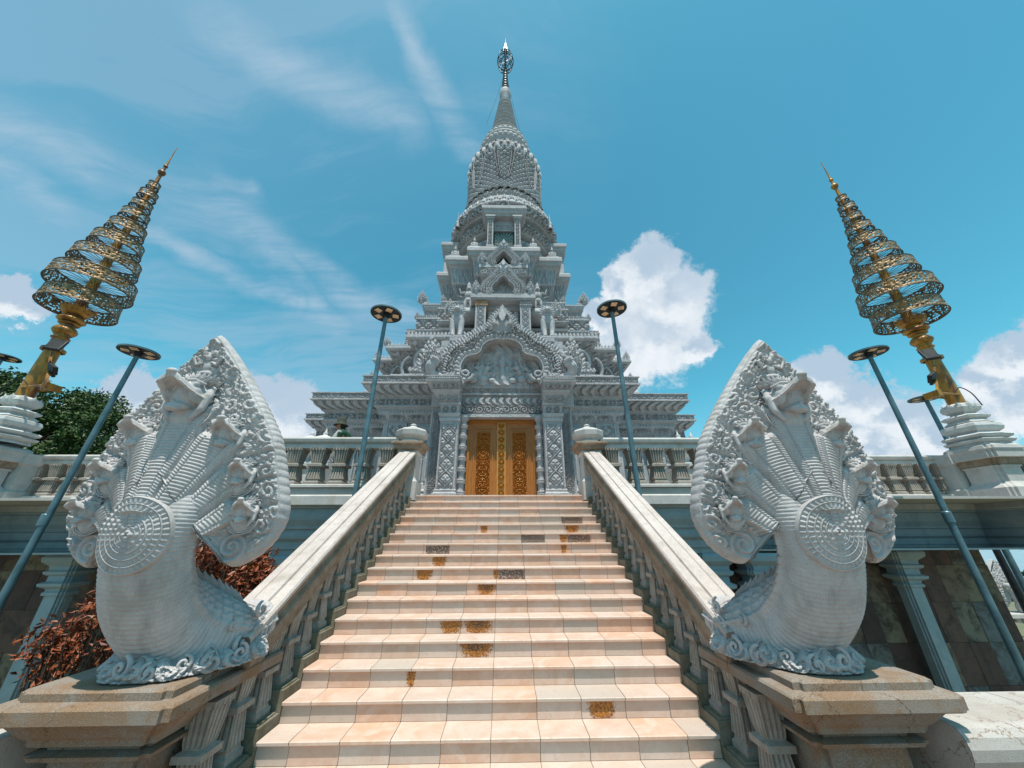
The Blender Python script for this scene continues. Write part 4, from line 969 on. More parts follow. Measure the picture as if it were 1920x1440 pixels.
# ---- lattice storey
PL2 = redent(YC, 3.35, 5.58, 4.68)
b = MB()
sweep(b, PL2, [(-.1, 10.4), (.10, 10.42), (.10, 10.55), (0, 10.60), (-.25, 10.7), (-.25, 11.2), (-.18, 11.25), (-.18, 11.42, 'dentil', .06), (-.05, 11.48), (-.02, 11.6), (-.3, 11.62), (-.3, 11.80, 'dentil', .05), (-.06, 11.84), (0, 11.9), (.03, 11.98), (.03, 12.03), (0, 12.05), (0, 12.66, lambda u, v, h: p_lattice(u, v*.999, h, .60), .06), (0, 12.67), (.05, 12.69), (.05, 12.76), (0, 12.78), (0, 12.92, 'petal', .04), (-.35, 12.95)], res=.03)
tp(b, 'lattice_tier')
PL3 = redent(YC, 3.4, 4.75, 4.5)
b = MB()
sweep(b, PL3, [(-.1, 12.9), (.0, 12.95), (0, 13.1, 'kbach', .04), (-.12, 13.14), (-.12, 13.45, 'lattice', .05), (-.05, 13.5), (0, 13.56, ), (.02, 13.72, 'bead', .03), (.06, 13.76), (.06, 13.84), (0, 13.88), (-.5, 13.95), (-.9, 14.2)], res=.035)
tp(b, 'upper_cornice')
# corner figures and crests
b = MB()
for sg in (-1, 1):
    for x, y, z, h in ((4.45, 16.1, 13.86, .95), (4.62, 15.95, 12.70, .55), (5.65, 14.95, 10.45, .6), (6.55, 16.3, 10.45, .6), (4.75, 11.6, 7.2, .3), (3.3, 15.9, 13.9, .5)):
        b = MB(); hooded(b, sg*x, y, z, h, sg*.8); tp(b, 'corner_ornament')
# ---- corbelled arms tier with heavy slabs
PL4 = redent(YC, 2.24, 4.5, 3.7)
b = MB()
sweep(b, PL4, [(-1.3, 13.9), (-1.2, 14.0), (-1.2, 14.3, 'kbach', .06), (-1.1, 14.34), (-1.1, 14.5, 'bead', .04), (-1.3, 14.55), (-1.3, 14.8), (-1.15, 14.9), (-1.15, 15.1, 'petal', .05), (-1.2, 15.15), (-1.1, 15.3), (-1.0, 15.35), (-.55, 16.3, lambda u, v, h: p_drop(u, v, h, .34), .10), (-.5, 16.32), (-.46, 16.36), (-.36, 17.42, lambda u, v, h: np.clip(p_petal(u, v*1.0, h, .34)*.6+p_drop(u+.17, v, h, .34)*.6, 0, 1), .09), (-.32, 17.45), (-.26, 17.5), (-.26, 17.6), (-.12, 17.66), (-.10, 17.82), (-.04, 17.86), (0, 17.9), (0, 18.12), (-.03, 18.22), (-.6, 18.34), (-1.2, 18.4)], res=.04)
tp(b, 'corbelled_tier')
b = MB(); cap(b, redent(YC, 1.2, 3.4, 2.6), 0, 18.4); tp(b, 'tier_roof')
# ---- middle porch (on the cornice of tier 1) and its pediment
b = MB()
b.box(-1.56, 1.56, 13.45, 15.6, 12.36, 12.58); b.box(-1.50, 1.50, 13.50, 15.6, 12.28, 12.36)
b.box(-.80, .80, 13.95, 15.6, 12.02, 12.28); panel(b, (-.80, 13.945, 12.03), (1, 0, 0), (0, 0, 1), 1.6, .24, 'petal', .04, .02)
b.box(-1.3, 1.3, 14.6, 15.4, 10.4, 12.3)
po = tp(b, 'porch')
for sg in (-1, 1):
    m = MB(); a, c = sorted((sg*.84, sg*1.28)); m.box(a, c, 13.62, 14.7, 10.4, 12.0)
    panel(m, (a+.06, 13.615, 10.5), (1, 0, 0), (0, 0, 1), .32, 1.4, lambda u, v, h: p_lattice(u, v, h, .32), .04, .018)
    m.box(a-.03, a+.04, 13.59, 13.7, 10.4, 12.0); m.box(c-.04, c+.03, 13.59, 13.7, 10.4, 12.0)
    part(m, 'pillar', 'temple', po)
    m = MB(); m.box(a-.05, c+.12*(1), 13.55, 14.7, 12.0, 12.08); m.box(a-.02, c+.08, 13.57, 14.7, 12.08, 12.28); panel(m, (a-.02, 13.565, 12.085), (1, 0, 0), (0, 0, 1), .52, .19, 'kbach', .04, .018)
    part(m, 'capital', 'rusted' if sg < 0 else 'temple', po)
    m = MB(); lathe(m, [(.12, 0), (.10, .2), (.14, .3), (.10, .4), (.14, .6), (.09, .7), (.13, .9), (.09, 1.0), (.12, 1.2), (.14, 1.5)], (sg*.66, 14.2, 10.5), 12); part(m, 'colonette', 'temple', po, smooth=True)
pediment('pediment', 13.66, 12.60, .92, lobe=False, depth=.25)
for sg in (-1, 1):
    m = MB(); hooded(m, sg*1.15, 13.6, 12.58, .85, sg*.9); tp(m, 'serpent_head')
    # bird-winged guardian beside the arch
    m = MB(); x, y, z, h = sg*1.75, 14.2, 12.1, 1.55
    m.box(x-.6, x+.6, y-.3, y+1.2, z-.35, z-.02)
    ell(m, (x, y, z+.86*h), (.09*h, .09*h, .10*h)); ell(m, (x, y-.07*h, z+.84*h), (.04*h, .06*h, .03*h)); leaf(m, (x, y, z+.9*h), (0, 0, 1), (1, 0, 0), .28*h, .13*h, .05*h)
    ell(m, (x, y, z+.62*h), (.13*h, .10*h, .17*h)); ell(m, (x, y+.02, z+.40*h), (.13*h, .11*h, .12*h))
    for s in (-1, 1):
        tube(m, [(x+s*.07*h, y, z+.38*h), (x+s*.10*h, y-.05*h, z+.2*h), (x+s*.07*h, y, z)], [.07*h, .055*h, .04*h], 8)
        tube(m, [(x+s*.12*h, y, z+.72*h), (x+s*.26*h, y-.03*h, z+.66*h), (x+s*.30*h, y-.05*h, z+.84*h)], [.045*h, .035*h, .03*h], 8)
        for q in range(4): leaf(m, (x+s*.10*h, y+.05*h, z+(.36+.1*q)*h), (s*(.9-.15*q), 0, -.5+.35*q), (.5, 0, s*.5), .34*h, .12*h, .03*h)
    tp(m, 'guardian_statue', smooth=True)
    m = MB(); hooded(m, sg*2.5, 14.4, 11.9, 1.0, sg*.7); tp(m, 'serpent_head')
# ---- third porch
b = MB(); b.box(-1.40, 1.40, 15.42, 17, 16.02, 16.24); b.box(-1.32, 1.32, 15.50, 17, 15.5, 16.02)
panel(b, (-1.32, 15.495, 15.55), (1, 0, 0), (0, 0, 1), 2.64, .42, 'vine', .06, .025)
b.box(-1.1, 1.1, 15.7, 17, 13.9, 15.5); panel(b, (-1.1, 15.695, 14.6), (1, 0, 0), (0, 0, 1), 2.2, .9, 'lattice', .06, .03)
tp(b, 'upper_porch')
pediment('pediment', 15.58, 16.25, .82, lobe=False, depth=.24, dark=True)
for sg in (-1, 1):
    m = MB(); hooded(m, sg*1.05, 15.5, 16.24, .95, sg*.9); tp(m, 'serpent_head')
# ---- niche porches at the foot of the tower body, on the four faces
def niche():
    b = MB()
    sweep(b, rect(-1.45, 1.45, 15.9, 18.2), [(-.25, 20.95), (-.22, 21.1), (-.12, 21.15), (-.10, 21.35), (-.02, 21.4), (0, 21.45), (0, 21.68), (-.05, 21.75), (-.5, 21.9), (-.6, 22.2), (-.9, 22.3)]); cap(b, rect(-1.45, 1.45, 15.9, 18.2), -.9, 22.3)
    b.add([(-1.25, 16.1, 20.96), (1.25, 16.1, 20.96), (1.25, 18, 20.96), (-1.25, 18, 20.96)], [[0, 1, 2, 3]])
    b.box(-1.05, 1.05, 17.2, 18.2, 18.2, 20.96)
    r = tp(b, 'niche')
    for sg in (-1, 1):
        m = MB(); a, c = sorted((sg*.68, sg*1.05)); m.box(a, c, 16.15, 17.3, 18.3, 20.7); m.box(a-.06, c+.06, 16.05, 17.3, 20.7, 20.83); m.box(a-.12, c+.12, 16.0, 17.3, 20.83, 20.96); m.box(a-.06, c+.06, 16.08, 17.3, 18.3, 18.45)
        panel(m, (a+.06, 16.145, 18.5), (1, 0, 0), (0, 0, 1), .25, 2.15, lambda u, v, h: p_rosette(v*h, (u+.125)/.25, .25), .04, .02); part(m, 'pillar', 'temple', r)
    m = MB(); m.box(-.68, .68, 16.5, 16.6, 20.0, 20.96); panel(m, (-.66, 16.495, 20.1), (1, 0, 0), (0, 0, 1), 1.32, .5, 'kbach', .05, .03); m.box(-.70, .70, 16.42, 16.6, 20.0, 20.07); part(m, 'lintel', 'temple', r)
    m = MB(); m.box(-.62, .62, 16.62, 16.66, 18.3, 20.0); wn = part(m, 'window', 'glass', r)
    m = MB()
    for a in np.linspace(0, 2*PI, 24, endpoint=False):
        dx, dz = math.cos(a), math.sin(a); r0 = .22; r1 = min(.58/max(abs(dx), .01), .78/max(abs(dz), .01))
        p0, p1 = A(dx*r0, 16.60, 19.2+dz*r0*1.2), A(dx*r1, 16.60, 19.2+dz*r1); tube(m, [p0, p1], [.008, .022], 5)
    tube(m, [(-.6, 16.6, 18.75), (.6, 16.6, 18.75)], .02, 6)
    part(m, 'sunburst_grille', 'fixwhite', wn)
    return r
def rot_tree(o, ang, off=None):
    c = copy_tree(o, None)
    def fix(q, src):
        pass
    return c
n0 = niche()
for ang in (PI/2, -PI/2):
    T_ = Matrix.Translation((0, YC, 0)) @ Matrix.Rotation(ang, 4, 'Z') @ Matrix.Translation((0, -YC, 0))
    c = n0.copy(); COL.objects.link(c); c.parent = temple; c.matrix_parent_inverse = Matrix.Translation(-Vector(temple.location)); c.matrix_basis = T_ @ n0.matrix_basis
    for ch in n0.children:
        d_ = ch.copy(); COL.objects.link(d_); d_.parent = c
        for g_ in ch.children: e_ = g_.copy(); COL.objects.link(e_); e_.parent = d_
# seated figures on the slab
def seated(x, y, z, h):
    m = MB(); ell(m, (x, y, z+.14*h), (.34*h, .22*h, .13*h)); ell(m, (x, y+.03*h, z+.42*h), (.15*h, .11*h, .24*h)); ell(m, (x, y, z+.72*h), (.09*h, .09*h, .11*h)); lathe(m, [(.08*h, 0), (.06*h, .08*h), (.02*h, .2*h), (.004*h, .34*h)], (x, y, z+.78*h), 10)
    for s in (-1, 1): tube(m, [(x+s*.15*h, y, z+.56*h), (x+s*.22*h, y-.03*h, z+.34*h), (x+s*.08*h, y-.12*h, z+.24*h)], .05*h, 8)
    m.box(x-.36*h, x+.36*h, y-.22*h, y+.22*h, z-.03*h, z+.05*h); return tp(m, 'seated_statue', smooth=True)
for sg in (-1, 1): seated(sg*1.85, 16.35, 18.32, .95); seated(sg*3.15, 17.15, 18.32, 1.05); 
m = MB()
for sg in (-1, 1): 
    for x, y, z in ((4.1, 19.0, 18.3), (3.3, 18.0, 21.9)): lathe(m, [(.16, 0), (.2, .1), (.1, .25), (.12, .4), (.04, .7), (.008, 1.6)], (sg*x, y, z), 10)
tp(m, 'spirelet', smooth=True)

# ---- round base, bulging body, lotus crown
b = MB(); C0 = (0, YC, 0)
lathe_rel(b, [(2.55, 18.3), (2.62, 18.35), (2.66, 19.1, 'kbach', .14, .6), (2.66, 19.15), (2.45, 19.2), (2.45, 19.4), (2.98, 19.45), (3.0, 19.6), (3.14, 20.35, 'petal', .18, .6), (3.16, 20.4), (2.8, 20.45), (2.8, 20.75), (3.36, 20.8), (3.38, 20.9), (3.5, 21.55, 'kbach', .18, .7), (3.5, 21.65), (3.12, 21.7), (3.12, 22.0), (3.66, 22.05), (3.70, 22.12), (3.92, 22.85, 'kbach', .2, .8)], C0, .05)
tp(b, 'round_base')
b = MB()
lathe_rel(b, [(3.92, 22.85), (4.0, 22.9), (3.98, 23.05), (3.74, 23.5, 'drop', .12, .55), (3.5, 23.56), (3.46, 23.7), (3.28, 24.4, 'petal', .12, .5), (3.18, 24.5), (3.16, 24.65), (3.08, 25.2, 'kbach', .12, .55), (3.06, 25.3)], C0, .05)
tp(b, 'lotus_shoulder')
b = MB()
nth = 1100; th = np.linspace(0, 2*PI, nth, endpoint=False)[:, None]; z = np.linspace(25.3, 31.0, 150)[None, :]
r = np.interp(z, [25.3, 26.3, 27.6, 29., 30.2, 31.0], [3.12, 2.93, 2.85, 2.87, 2.90, 2.82])
a_ = th*3.0/(2*PI*3.0/36); b_ = (z-25.3)/(2*PI*3.0/36); p_, q_ = a_+b_, a_-b_
mm = np.minimum(np.abs(p_-np.round(p_)), np.abs(q_-np.round(q_))); H = sst(.05, .20, mm)*.22*(.7+.3*np.cos(2*PI*(p_-.5))*np.cos(2*PI*(q_-.5)))
ph = np.abs(((th/(2*PI)*8+.5) % 1)-.5)*2        # hanging U garlands
zz_ = (z-26.6)/3.2; cu = np.sqrt(np.clip(zz_, 0, 1))*.50+.16
gl = np.minimum(np.abs(ph-cu), np.abs(ph-cu*.72))
H = np.where((gl < .018) & (zz_ > 0), .25, np.where((gl < .04) & (zz_ > 0), .0, H))
R = r+H; b.grid(np.stack([np.cos(th)*R, YC+np.sin(th)*R, 0*th+z], -1), wrapu=True)
for i in range(24):
    a = 2*PI*i/24-PI/2; cs, sn = math.cos(a), math.sin(a); sv = (-sn, cs, 0); k_ = 1.
    for q, (L_, w_) in enumerate(((.8, .42), (.6, .3), (.4, .2))): leaf(b, (cs*(3.0+.05*q), YC+sn*(3.0+.05*q), 25.2), (-cs*.05, -sn*.05, 1), sv, L_*k_, w_*k_, .10, nu=5, nv=7)
for i in range(16):
    a = 2*PI*i/16-PI/2; cs, sn = math.cos(a), math.sin(a); ell(b, (cs*3.08, YC+sn*3.05, 29.55), (.18, .18, .18), n=10)
tp(b, 'tower_body')
b = MB()
for i in range(32):
    a = 2*PI*i/32; cs, sn = math.cos(a), math.sin(a); sd_v = (-sn, cs, 0)
    for q, (dz, L_) in enumerate(((0, 1.15), (.10, .95), (.2, .75))): leaf(b, (cs*(2.98+.07*q), YC+sn*(2.98+.07*q), 29.95+dz), (cs*.0, sn*.0, 1), sd_v, L_, .54-.13*q, .14, nu=5, nv=8)
    a += PI/32; cs, sn = math.cos(a), math.sin(a)
    leaf(b, (cs*2.90, YC+sn*2.90, 30.1), (-cs*.04, -sn*.04, 1), (-sn, cs, 0), 1.3, .5, .14, nu=5, nv=8)
    b.hexa([(cs*ro+sx_*-sn, YC+sn*ro+sx_*cs, zz_) for zz_ in (30.85, 31.05) for ro, sx_ in ((2.6, -.11), (3.12, -.11), (3.12, .11), (2.6, .11))])
tp(b, 'lotus_crown')
b = MB()
lathe_rel(b, [(2.85, 30.9), (2.72, 31.1), (2.6, 31.8, 'petal', .12, .35), (2.3, 31.9), (2.35, 32.5, 'rosette', .09, .4), (2.1, 32.7), (2.12, 33.1), (2.25, 33.3), (2.2, 33.75, 'bead', .08, .3), (2.28, 33.85), (2.28, 34.0), (2.0, 34.1), (1.9, 34.4), (1.98, 34.5), (1.94, 34.95, 'bead', .08, .3), (2.0, 35.0), (1.96, 35.1), (1.5, 35.25), (1.3, 35.6), (1.35, 35.75), (1.12, 35.9), (1.04, 36.4), (1.0, 36.6)], C0, .05)
rr = np.linspace(1.12, .58, 8); zz = np.linspace(36.6, 42.3, 9)
pr = []
for i in range(8):
    z0, dz = zz[i], zz[i+1]-zz[i]; r0 = rr[i]
    pr += [(r0*.66, z0), (r0*1.12, z0+dz*.10), (r0*1.18, z0+dz*.30), (r0*1.0, z0+dz*.42), (r0*.80, z0+dz*.55), (r0*.64, z0+dz*.75), (r0*.62, z0+dz*.98)]
pr += [(.42, 42.5), (.50, 42.9), (.58, 43.3), (.60, 43.7), (.52, 44.1), (.36, 44.4), (.30, 44.5)]
lathe(b, pr, C0, 32)
tp(b, 'spire')
b = MB(); pr = [(.30, 44.4)]
for i in range(7):
    z0 = 44.5+i*.52; r0 = .34-.024*i; pr += [(r0*.7, z0), (r0*1.1, z0+.12), (r0*1.15, z0+.24), (r0*.75, z0+.36), (r0*.7, z0+.5)]
pr += [(.09, 48.3), (.07, 48.5), (.07, 51.5), (.16, 51.6), (.20, 51.8), (.12, 52.0), (.22, 52.05), (.16, 52.5), (.08, 53.3), (.04, 54.0), (.015, 55.2)]
lathe(b, pr, C0, 16)
fo = tp(b, 'finial', 'iron', smooth=True)
m = MB()
for rot in (0, PI/2, PI/4, -PI/4):
    c = [(math.cos(a)*.88*math.cos(rot), YC+math.cos(a)*.88*math.sin(rot), 50.05+math.sin(a)*1.75) for a in np.linspace(0, 2*PI, 33)]
    tube(m, c, .055 if rot in (0, PI/2) else .04, 6)
for zz_, rr_ in ((50.05, .88), (49.2, .76), (50.9, .76)): tube(m, [(math.cos(a)*rr_, YC+math.sin(a)*rr_, zz_) for a in np.linspace(0, 2*PI, 25)], .035, 6)
for a in np.linspace(0, PI, 7): tube(m, [(math.cos(a)*.86, YC, 50.05+math.sin(a)*1.7), (-math.cos(a)*.86, YC, 50.05-math.sin(a)*1.7)], .025, 5)
for k in range(5): ell(m, (0, YC, 48.9+k*.55), (.14, .14, .2), n=8)
for a in np.linspace(0, 2*PI, 6, endpoint=False): tube(m, [(math.cos(a)*.3, YC+math.sin(a)*.3, 52.0), (math.cos(a)*.18, YC+math.sin(a)*.18, 53.0), (0, YC, 54.2)], .025, 5)
part(m, 'wheel_cage', 'iron', fo)
m = MB()
for a in np.linspace(.4, 2*PI+.4, 4, endpoint=False): tube(m, [(math.cos(a)*.1, YC+math.sin(a)*.1, 47.6), (math.cos(a)*1.0, YC+math.sin(a)*1.0, 42.), (math.cos(a)*1.9, YC+math.sin(a)*1.9, 37.2)], .012, 4)
part(m, 'stay_wires', 'iron', fo)
# ------------------------------------------------------------------ seven-headed serpents
OUT = [(0, 3.53), (.085, 3.44), (.17, 3.34), (.30, 3.17), (.42, 3.00), (.51, 2.87), (.65, 2.64), (.735, 2.40), (.79, 2.20), (.815, 2.08), (.81, 1.95), (.755, 1.82), (.67, 1.72), (.57, 1.66), (.50, 1.655), (.465, 1.69), (.395, 1.79), (.335, 1.885), (.12, 1.92), (0, 1.92)]
HC = (0, 2.36)
HEADS = [(0, 2.88, 1.35), (.335, 2.60, 1.0), (-.335, 2.60, 1.0), (.50, 2.30, .82), (-.50, 2.30, .82), (.58, 2.02, .78), (-.58, 2.02, .78)]
def hood_y(z): return 3.0-.14*np.clip(z-2.0, 0, None)-.05*np.clip(z-3.0, 0, None)
def naga(sg, label):
    XC = sg*2.505
    root = empty('serpent_statue', (XC, 3.2, .945), label, 'statue', 'seven-headed serpent statues at the foot of the stairs')
    # --- stations of the neck
    St = [  # x, Yf, Zf, Yb, Zb, half width
        (2.13, 3.78, .99, 3.70, 1.33, .185), (2.15, 3.62, .96, 3.55, 1.30, .20), (2.22, 3.45, .95, 3.46, 1.345, .24), (2.32, 3.28, .95, 3.37, 1.42, .27), (2.42, 3.15, .98, 3.29, 1.49, .285), (2.475, 3.04, 1.10, 3.23, 1.54, .29),
        (2.50, 2.93, 1.26, 3.15, 1.57, .295), (2.505, 2.84, 1.42, 3.085, 1.64, .285), (2.505, 2.765, 1.58, 3.04, 1.73, .275), (2.505, 2.71, 1.76, 3.01, 1.82, .28), (2.505, 2.68, 1.94, 3.03, 1.96, .305), (2.505, 2.71, 2.12, 3.08, 2.12, .31), (2.505, 2.80, 2.28, 3.05, 2.28, .30)]
    # --- hood
    half = spline(OUT, 10); loop = np.vstack([half, (half*[-1, 1])[::-1][1:-1]])
    ang = np.arctan2(loop[:, 1]-HC[1], loop[:, 0]-HC[0]); rad = np.hypot(loop[:, 0]-HC[0], loop[:, 1]-HC[1])
    o = np.argsort(ang); ang, rad = ang[o], rad[o]
    NT_, NR = 760, 190
    th = np.linspace(-PI, PI, NT_, endpoint=False)+PI/2
    th = (th+PI) % (2*PI)-PI; th = np.sort(th)
    R = np.interp(th, ang, rad, period=2*PI)
    R = R+.006*np.abs(np.sin(th*40))*sst(-.75, -.6, np.sin(th))          # scalloped rim
    rho = np.linspace(0.001, 1, NR)
    S = HC[0]+np.cos(th)[:, None]*R[:, None]*rho; Z = HC[1]+np.sin(th)[:, None]*R[:, None]*rho
    RH = np.broadcast_to(rho, S.shape)
    # seven ribbed necks fanning out from the medallion, each between two beaded braids
    du, dz_ = S, Z-1.50; rr = np.hypot(du, dz_); ud = np.degrees(np.arctan2(du, dz_))
    uw = ud*(1.16-.26*np.clip((rr-.40)/.8, 0, 1)); CW = 14.8
    ni = np.clip(np.round(uw/CW), -3, 3); q = np.abs(uw/CW-ni)*2
    rend = np.zeros_like(S)
    for hx, hz, hs in HEADS:
        k_ = int(round(math.degrees(math.atan2(hx, hz-1.5))*(1.16-.26*min(1, max(0, (math.hypot(hx, hz-1.5)-.4)/.8)))/CW)); rend = np.where(ni == k_, math.hypot(hx, hz-1.5)-.01, rend)
    neckmask = sst(1.0, .94, q)*sst(.03, -.03, rr-rend)
    fanmask = sst(3.5, 3.42, np.abs(uw/CW))*sst(.05, -.05, rr-rend)
    ph = rr/.025+.32*q**2; rib = np.clip(.5+.5*np.cos(2*PI*ph), 0, 1)**.6
    braid = (.5+.5*np.cos(2*PI*rr/.020+2.5*np.sign(uw-ni*CW)*(q-.7)*6))
    nk = np.sqrt(np.clip(1-q**2*.9, 0, 1))*.042+np.where(q < .50, rib*.010, np.where(q < .90, braid*.008+.004, 0))-.010*sst(.07, .02, np.abs(q-.52))-.008*sst(.06, .02, np.abs(q-.90))
    rimn = sst(.05, .015, np.abs(np.abs(uw/CW)-3.5)*.35)*sst(.05, -.05, rr-rend-.05)
    # swirling flame carving on the outer hood: bands sweeping up and out, curls inside them
    a = np.arctan2(S, Z-1.60); r2 = np.hypot(S, Z-1.60)
    bandc = (np.abs(a)*2.6+ .9*np.log(r2+.25)*-1.0+.12*np.sin(r2*9))*1.55; bf = bandc-np.floor(bandc)
    sweepl = sst(.0, .10, bf)*sst(1., .86, bf)
    wx, wz = S+.03*np.sin(Z*9)+.02*np.sin(S*14+2), Z+.03*np.sin(S*8)
    k = p_kbach(wx*.94+wz*.34, wz*.94-wx*.34, 1.0, .150); k2 = p_kbach(wx+.3, wz*1.02, 1.0, .075)
    car = (k*.025+k2*.005)*(.45+.55*sweepl)+sweepl*.024
    car = car*sst(1.0, .97, RH)
    rim = sst(.962, .97, RH)*sst(.995, .985, RH)
    low = sst(1.98, 1.86, Z-.12*(np.abs(S)-.5))*sst(3.3, 3.6, np.abs(uw/CW))     # recessed curl under the lowest neck
    outer = 1-fanmask
    H = fanmask*(.045+nk*neckmask)+outer*(car*(1-rim)+rim*.018-.02*low)+rimn*.022
    # spirals in the two lower curls
    for s in (-1, 1):
        x = (S*s-.525); y = Z-1.785; r_ = np.hypot(x, y); t_ = np.arctan2(y, x)
        m = sst(.125, .105, r_); H = H*(1-m)+m*(-.01+.028*(.5+.5*np.cos(2*PI*r_/.048+t_+.6))**.6)
    bulge = np.exp(-(S/(.26+.10*np.clip(Z-1.9, 0, 1)))**2)*.205*sst(3.05, 1.95, Z)+.05*np.exp(-(S/.5)**2)*sst(3.4, 2.6, Z)
    edge = .012*np.clip(1-RH, 0, .12)/.12                       # rim rounds back
    Yf = hood_y(Z)-bulge-H-edge+.06*RH**3*0
    P = np.stack([XC+S, Yf, Z], -1)
    b = MB(); b.grid(P, wrapu=True)
    # thickness and plain back with low carving
    e = P[:, -1]; back = []
    back.append(e)
    for k_, (sc, dy) in enumerate(((1.012, .02), (1.014, .06), (1.0, .11), (.96, .15), (.7, .17), (.35, .18), (.02, .18))):
        X = HC[0]+(e[:, 0]-XC-HC[0])*sc; Zz = HC[1]+(e[:, 2]-HC[1])*sc
        back.append(np.stack([XC+X, hood_y(Zz)+dy, Zz], 1))
    b.grid(np.array(back), wrapv=True)
    hood = part(b, 'hood', 'naga', root, smooth=True)
    # --- heads
    for hx, hz, hs in HEADS:
        m = MB(); s = .122*hs
        y0 = float(hood_y(hz))-.05-(.10 if abs(hx) < .2 else .03); x0 = XC+hx*1.0; tx = hx*.45
        def pt(dx, dy, dz): return (x0+dx*s+tx*dy*s*-1, y0+dy*s, hz+dz*s)
        ell(m, pt(0, .1, .25), (.80*s, .9*s, .85*s)); G_ = []
        for t_ in np.linspace(0, 1, 9):
            w_, h_, zc_, yy_ = .88-.36*t_, .62-.20*t_, .12+.42*t_**2.2, .1-1.55*t_
            ro = [pt(math.sin(q_)*w_*(1.22 if abs(q_) > 1.5 else 1), yy_, zc_+math.cos(q_)*h_) for q_ in np.linspace(-1.75, 1.75, 15)]
            ri = [pt(math.sin(q_)*(w_-.2)*(1.2 if abs(q_) > 1.5 else 1), yy_, zc_+math.cos(q_)*(h_-.2)) for q_ in np.linspace(1.75, -1.75, 15)]
            G_.append(ro+ri)
        G_ = np.array(G_); m.grid(G_, wrapv=True); m.fan(G_[0]); m.fan(G_[-1])
        ell(m, pt(0, -1.45, .98), (.26*s, .20*s, .16*s)); ell(m, pt(0, -.2, .15), (.6*s, .55*s, .35*s))
        ell(m, pt(0, -.35, -.45), (.46*s, .62*s, .22*s)); ell(m, pt(0, -.72, -.62), (.32*s, .34*s, .15*s)); ell(m, pt(0, -.35, -.1), (.28*s, .45*s, .25*s))
        for q in (-1, 1):
            ell(m, pt(q*.50, -.55, .66), (.20*s, .22*s, .17*s)); tube(m, [pt(q*.2, -.75, .85), pt(q*.5, -.7, .88), pt(q*.8, -.3, .75)], .09*s, 6)
            ell(m, pt(q*.62, -.35, .15), (.16*s, .5*s, .42*s))
            tube(m, [pt(q*.75, .2, .8), pt(q*.92, -.1, .2), pt(q*.86, -.2, -.5), pt(q*.5, -.2, -1.0)], [.16*s, .20*s, .18*s, .10*s], 8)
            for i in range(3): tube(m, [pt(q*(.2+.14*i), -1.2+.28*i, .22), pt(q*(.2+.14*i), -1.22+.28*i, .02)], [.06*s, .02*s], 6)
        tube(m, [pt(0, -.3, -.25), pt(0, -.8, -.32), pt(0, -1.0, -.2)], [.12*s, .1*s, .04*s], 6)
        ell(m, pt(0, .2, -.8), (.78*s, .5*s, .7*s))
        ho = part(m, 'head', 'naga', root); remesh(ho, .0075 if hx == 0 else .006)
        # crown of flames above the brow, collar below the jaw
        m = MB()
        for row, (n_, L_, w_, dy) in enumerate(((9, .80, .30, .35), (9, .62, .27, .05), (7, .42, .24, -.25))):
            for a_ in np.linspace(-1.15, 1.15, n_):
                bx_ = pt(math.sin(a_)*.55, dy, .75+.25*math.cos(a_)); leaf(m, bx_, (math.sin(a_), -.22, math.cos(a_)), (math.cos(a_), 0, -math.sin(a_)), L_*s, w_*s, .22*s)
        for q in (-1, 1):
            for i in range(6): leaf(m, pt(q*.70, .1, .55-.28*i), (q*.9, -.1, .35-.15*i), (.3*q, 0, -q*.9) if q > 0 else (.3, 0, .9), .45*s, .26*s, .1*s)
        for rr_ in (.86, 1.02, 1.18):
            tube(m, [pt(math.cos(t)*rr_, .12+.1*math.sin(t), -.55+math.sin(t)*rr_*.9) for t in np.linspace(PI, 2*PI, 12)], .055*s, 5)
        part(m, 'head_crest', 'naga', ho, smooth=True)
    # small deity at the tip of the hood
    m = MB(); y = 2.755; ell(m, (XC, y, 3.30), (.028, .03, .036)); ell(m, (XC, y+.02, 3.22), (.042, .035, .06)); ell(m, (XC, y+.02, 3.15), (.075, .04, .03))
    for q in (-1, 1): tube(m, [(XC+q*.04, y, 3.25), (XC+q*.09, y-.01, 3.22), (XC+q*.12, y-.02, 3.29)], .014, 6)
    leaf(m, (XC, y+.01, 3.31), (0, 0, 1), (1, 0, 0), .16, .06, .02)
    for q in (-1, 1): leaf(m, (XC+q*.05, y+.03, 3.12), (q*.5, 0, 1), (1, 0, -q*.5), .26, .10, .02)
    part(m, 'deity_figure', 'naga', hood, smooth=True)
    # --- neck and body: rings between a front curve and a back curve
    St = spline(St, 22); n = 132; tt = np.linspace(0, 2*PI, n, endpoint=False); Gd = []
    ln = np.concatenate([[0], np.cumsum(np.linalg.norm(np.diff((St[:, 1:3]+St[:, 3:5])/2, axis=0), axis=1))])
    for (x, yf, zf, yb, zb, hw), L_ in zip(St, ln):
        c = A((yf+yb)/2, (zf+zb)/2); d = A(yf-yb, zf-zb)/2
        cs, sn = np.cos(tt), np.sin(tt)
        ex = np.sign(sn)*np.abs(sn)**.85; ey = np.sign(cs)*np.abs(cs)**.80
        fr = sst(-.10, .0, cs)              # belly side
        rib = (.5+.5*np.cos(2*PI*(L_/.027)+1.6*np.abs(sn)**2+.35*np.sin(7*L_+3*sn)))**.6*.0080
        scl = p_petal(tt*.36, (L_/.075) % 1+0*tt, .075, .085)*.030
        band = sst(.07, .035, np.abs(cs+.08))*.022+sst(.05, .025, np.abs(cs+.24))*.012
        disp = 1+(rib*fr+scl*(1-fr)*.9+band)/.26
        Gd.append(np.stack([sg*x+hw*ex*disp, c[0]+d[0]*ey*disp, c[1]+d[1]*ey*disp], 1))
    b = MB(); Gd = np.array(Gd); b.grid(Gd, wrapv=True); b.fan(Gd[0])
    body = part(b, 'body', 'naga', root, smooth=True)
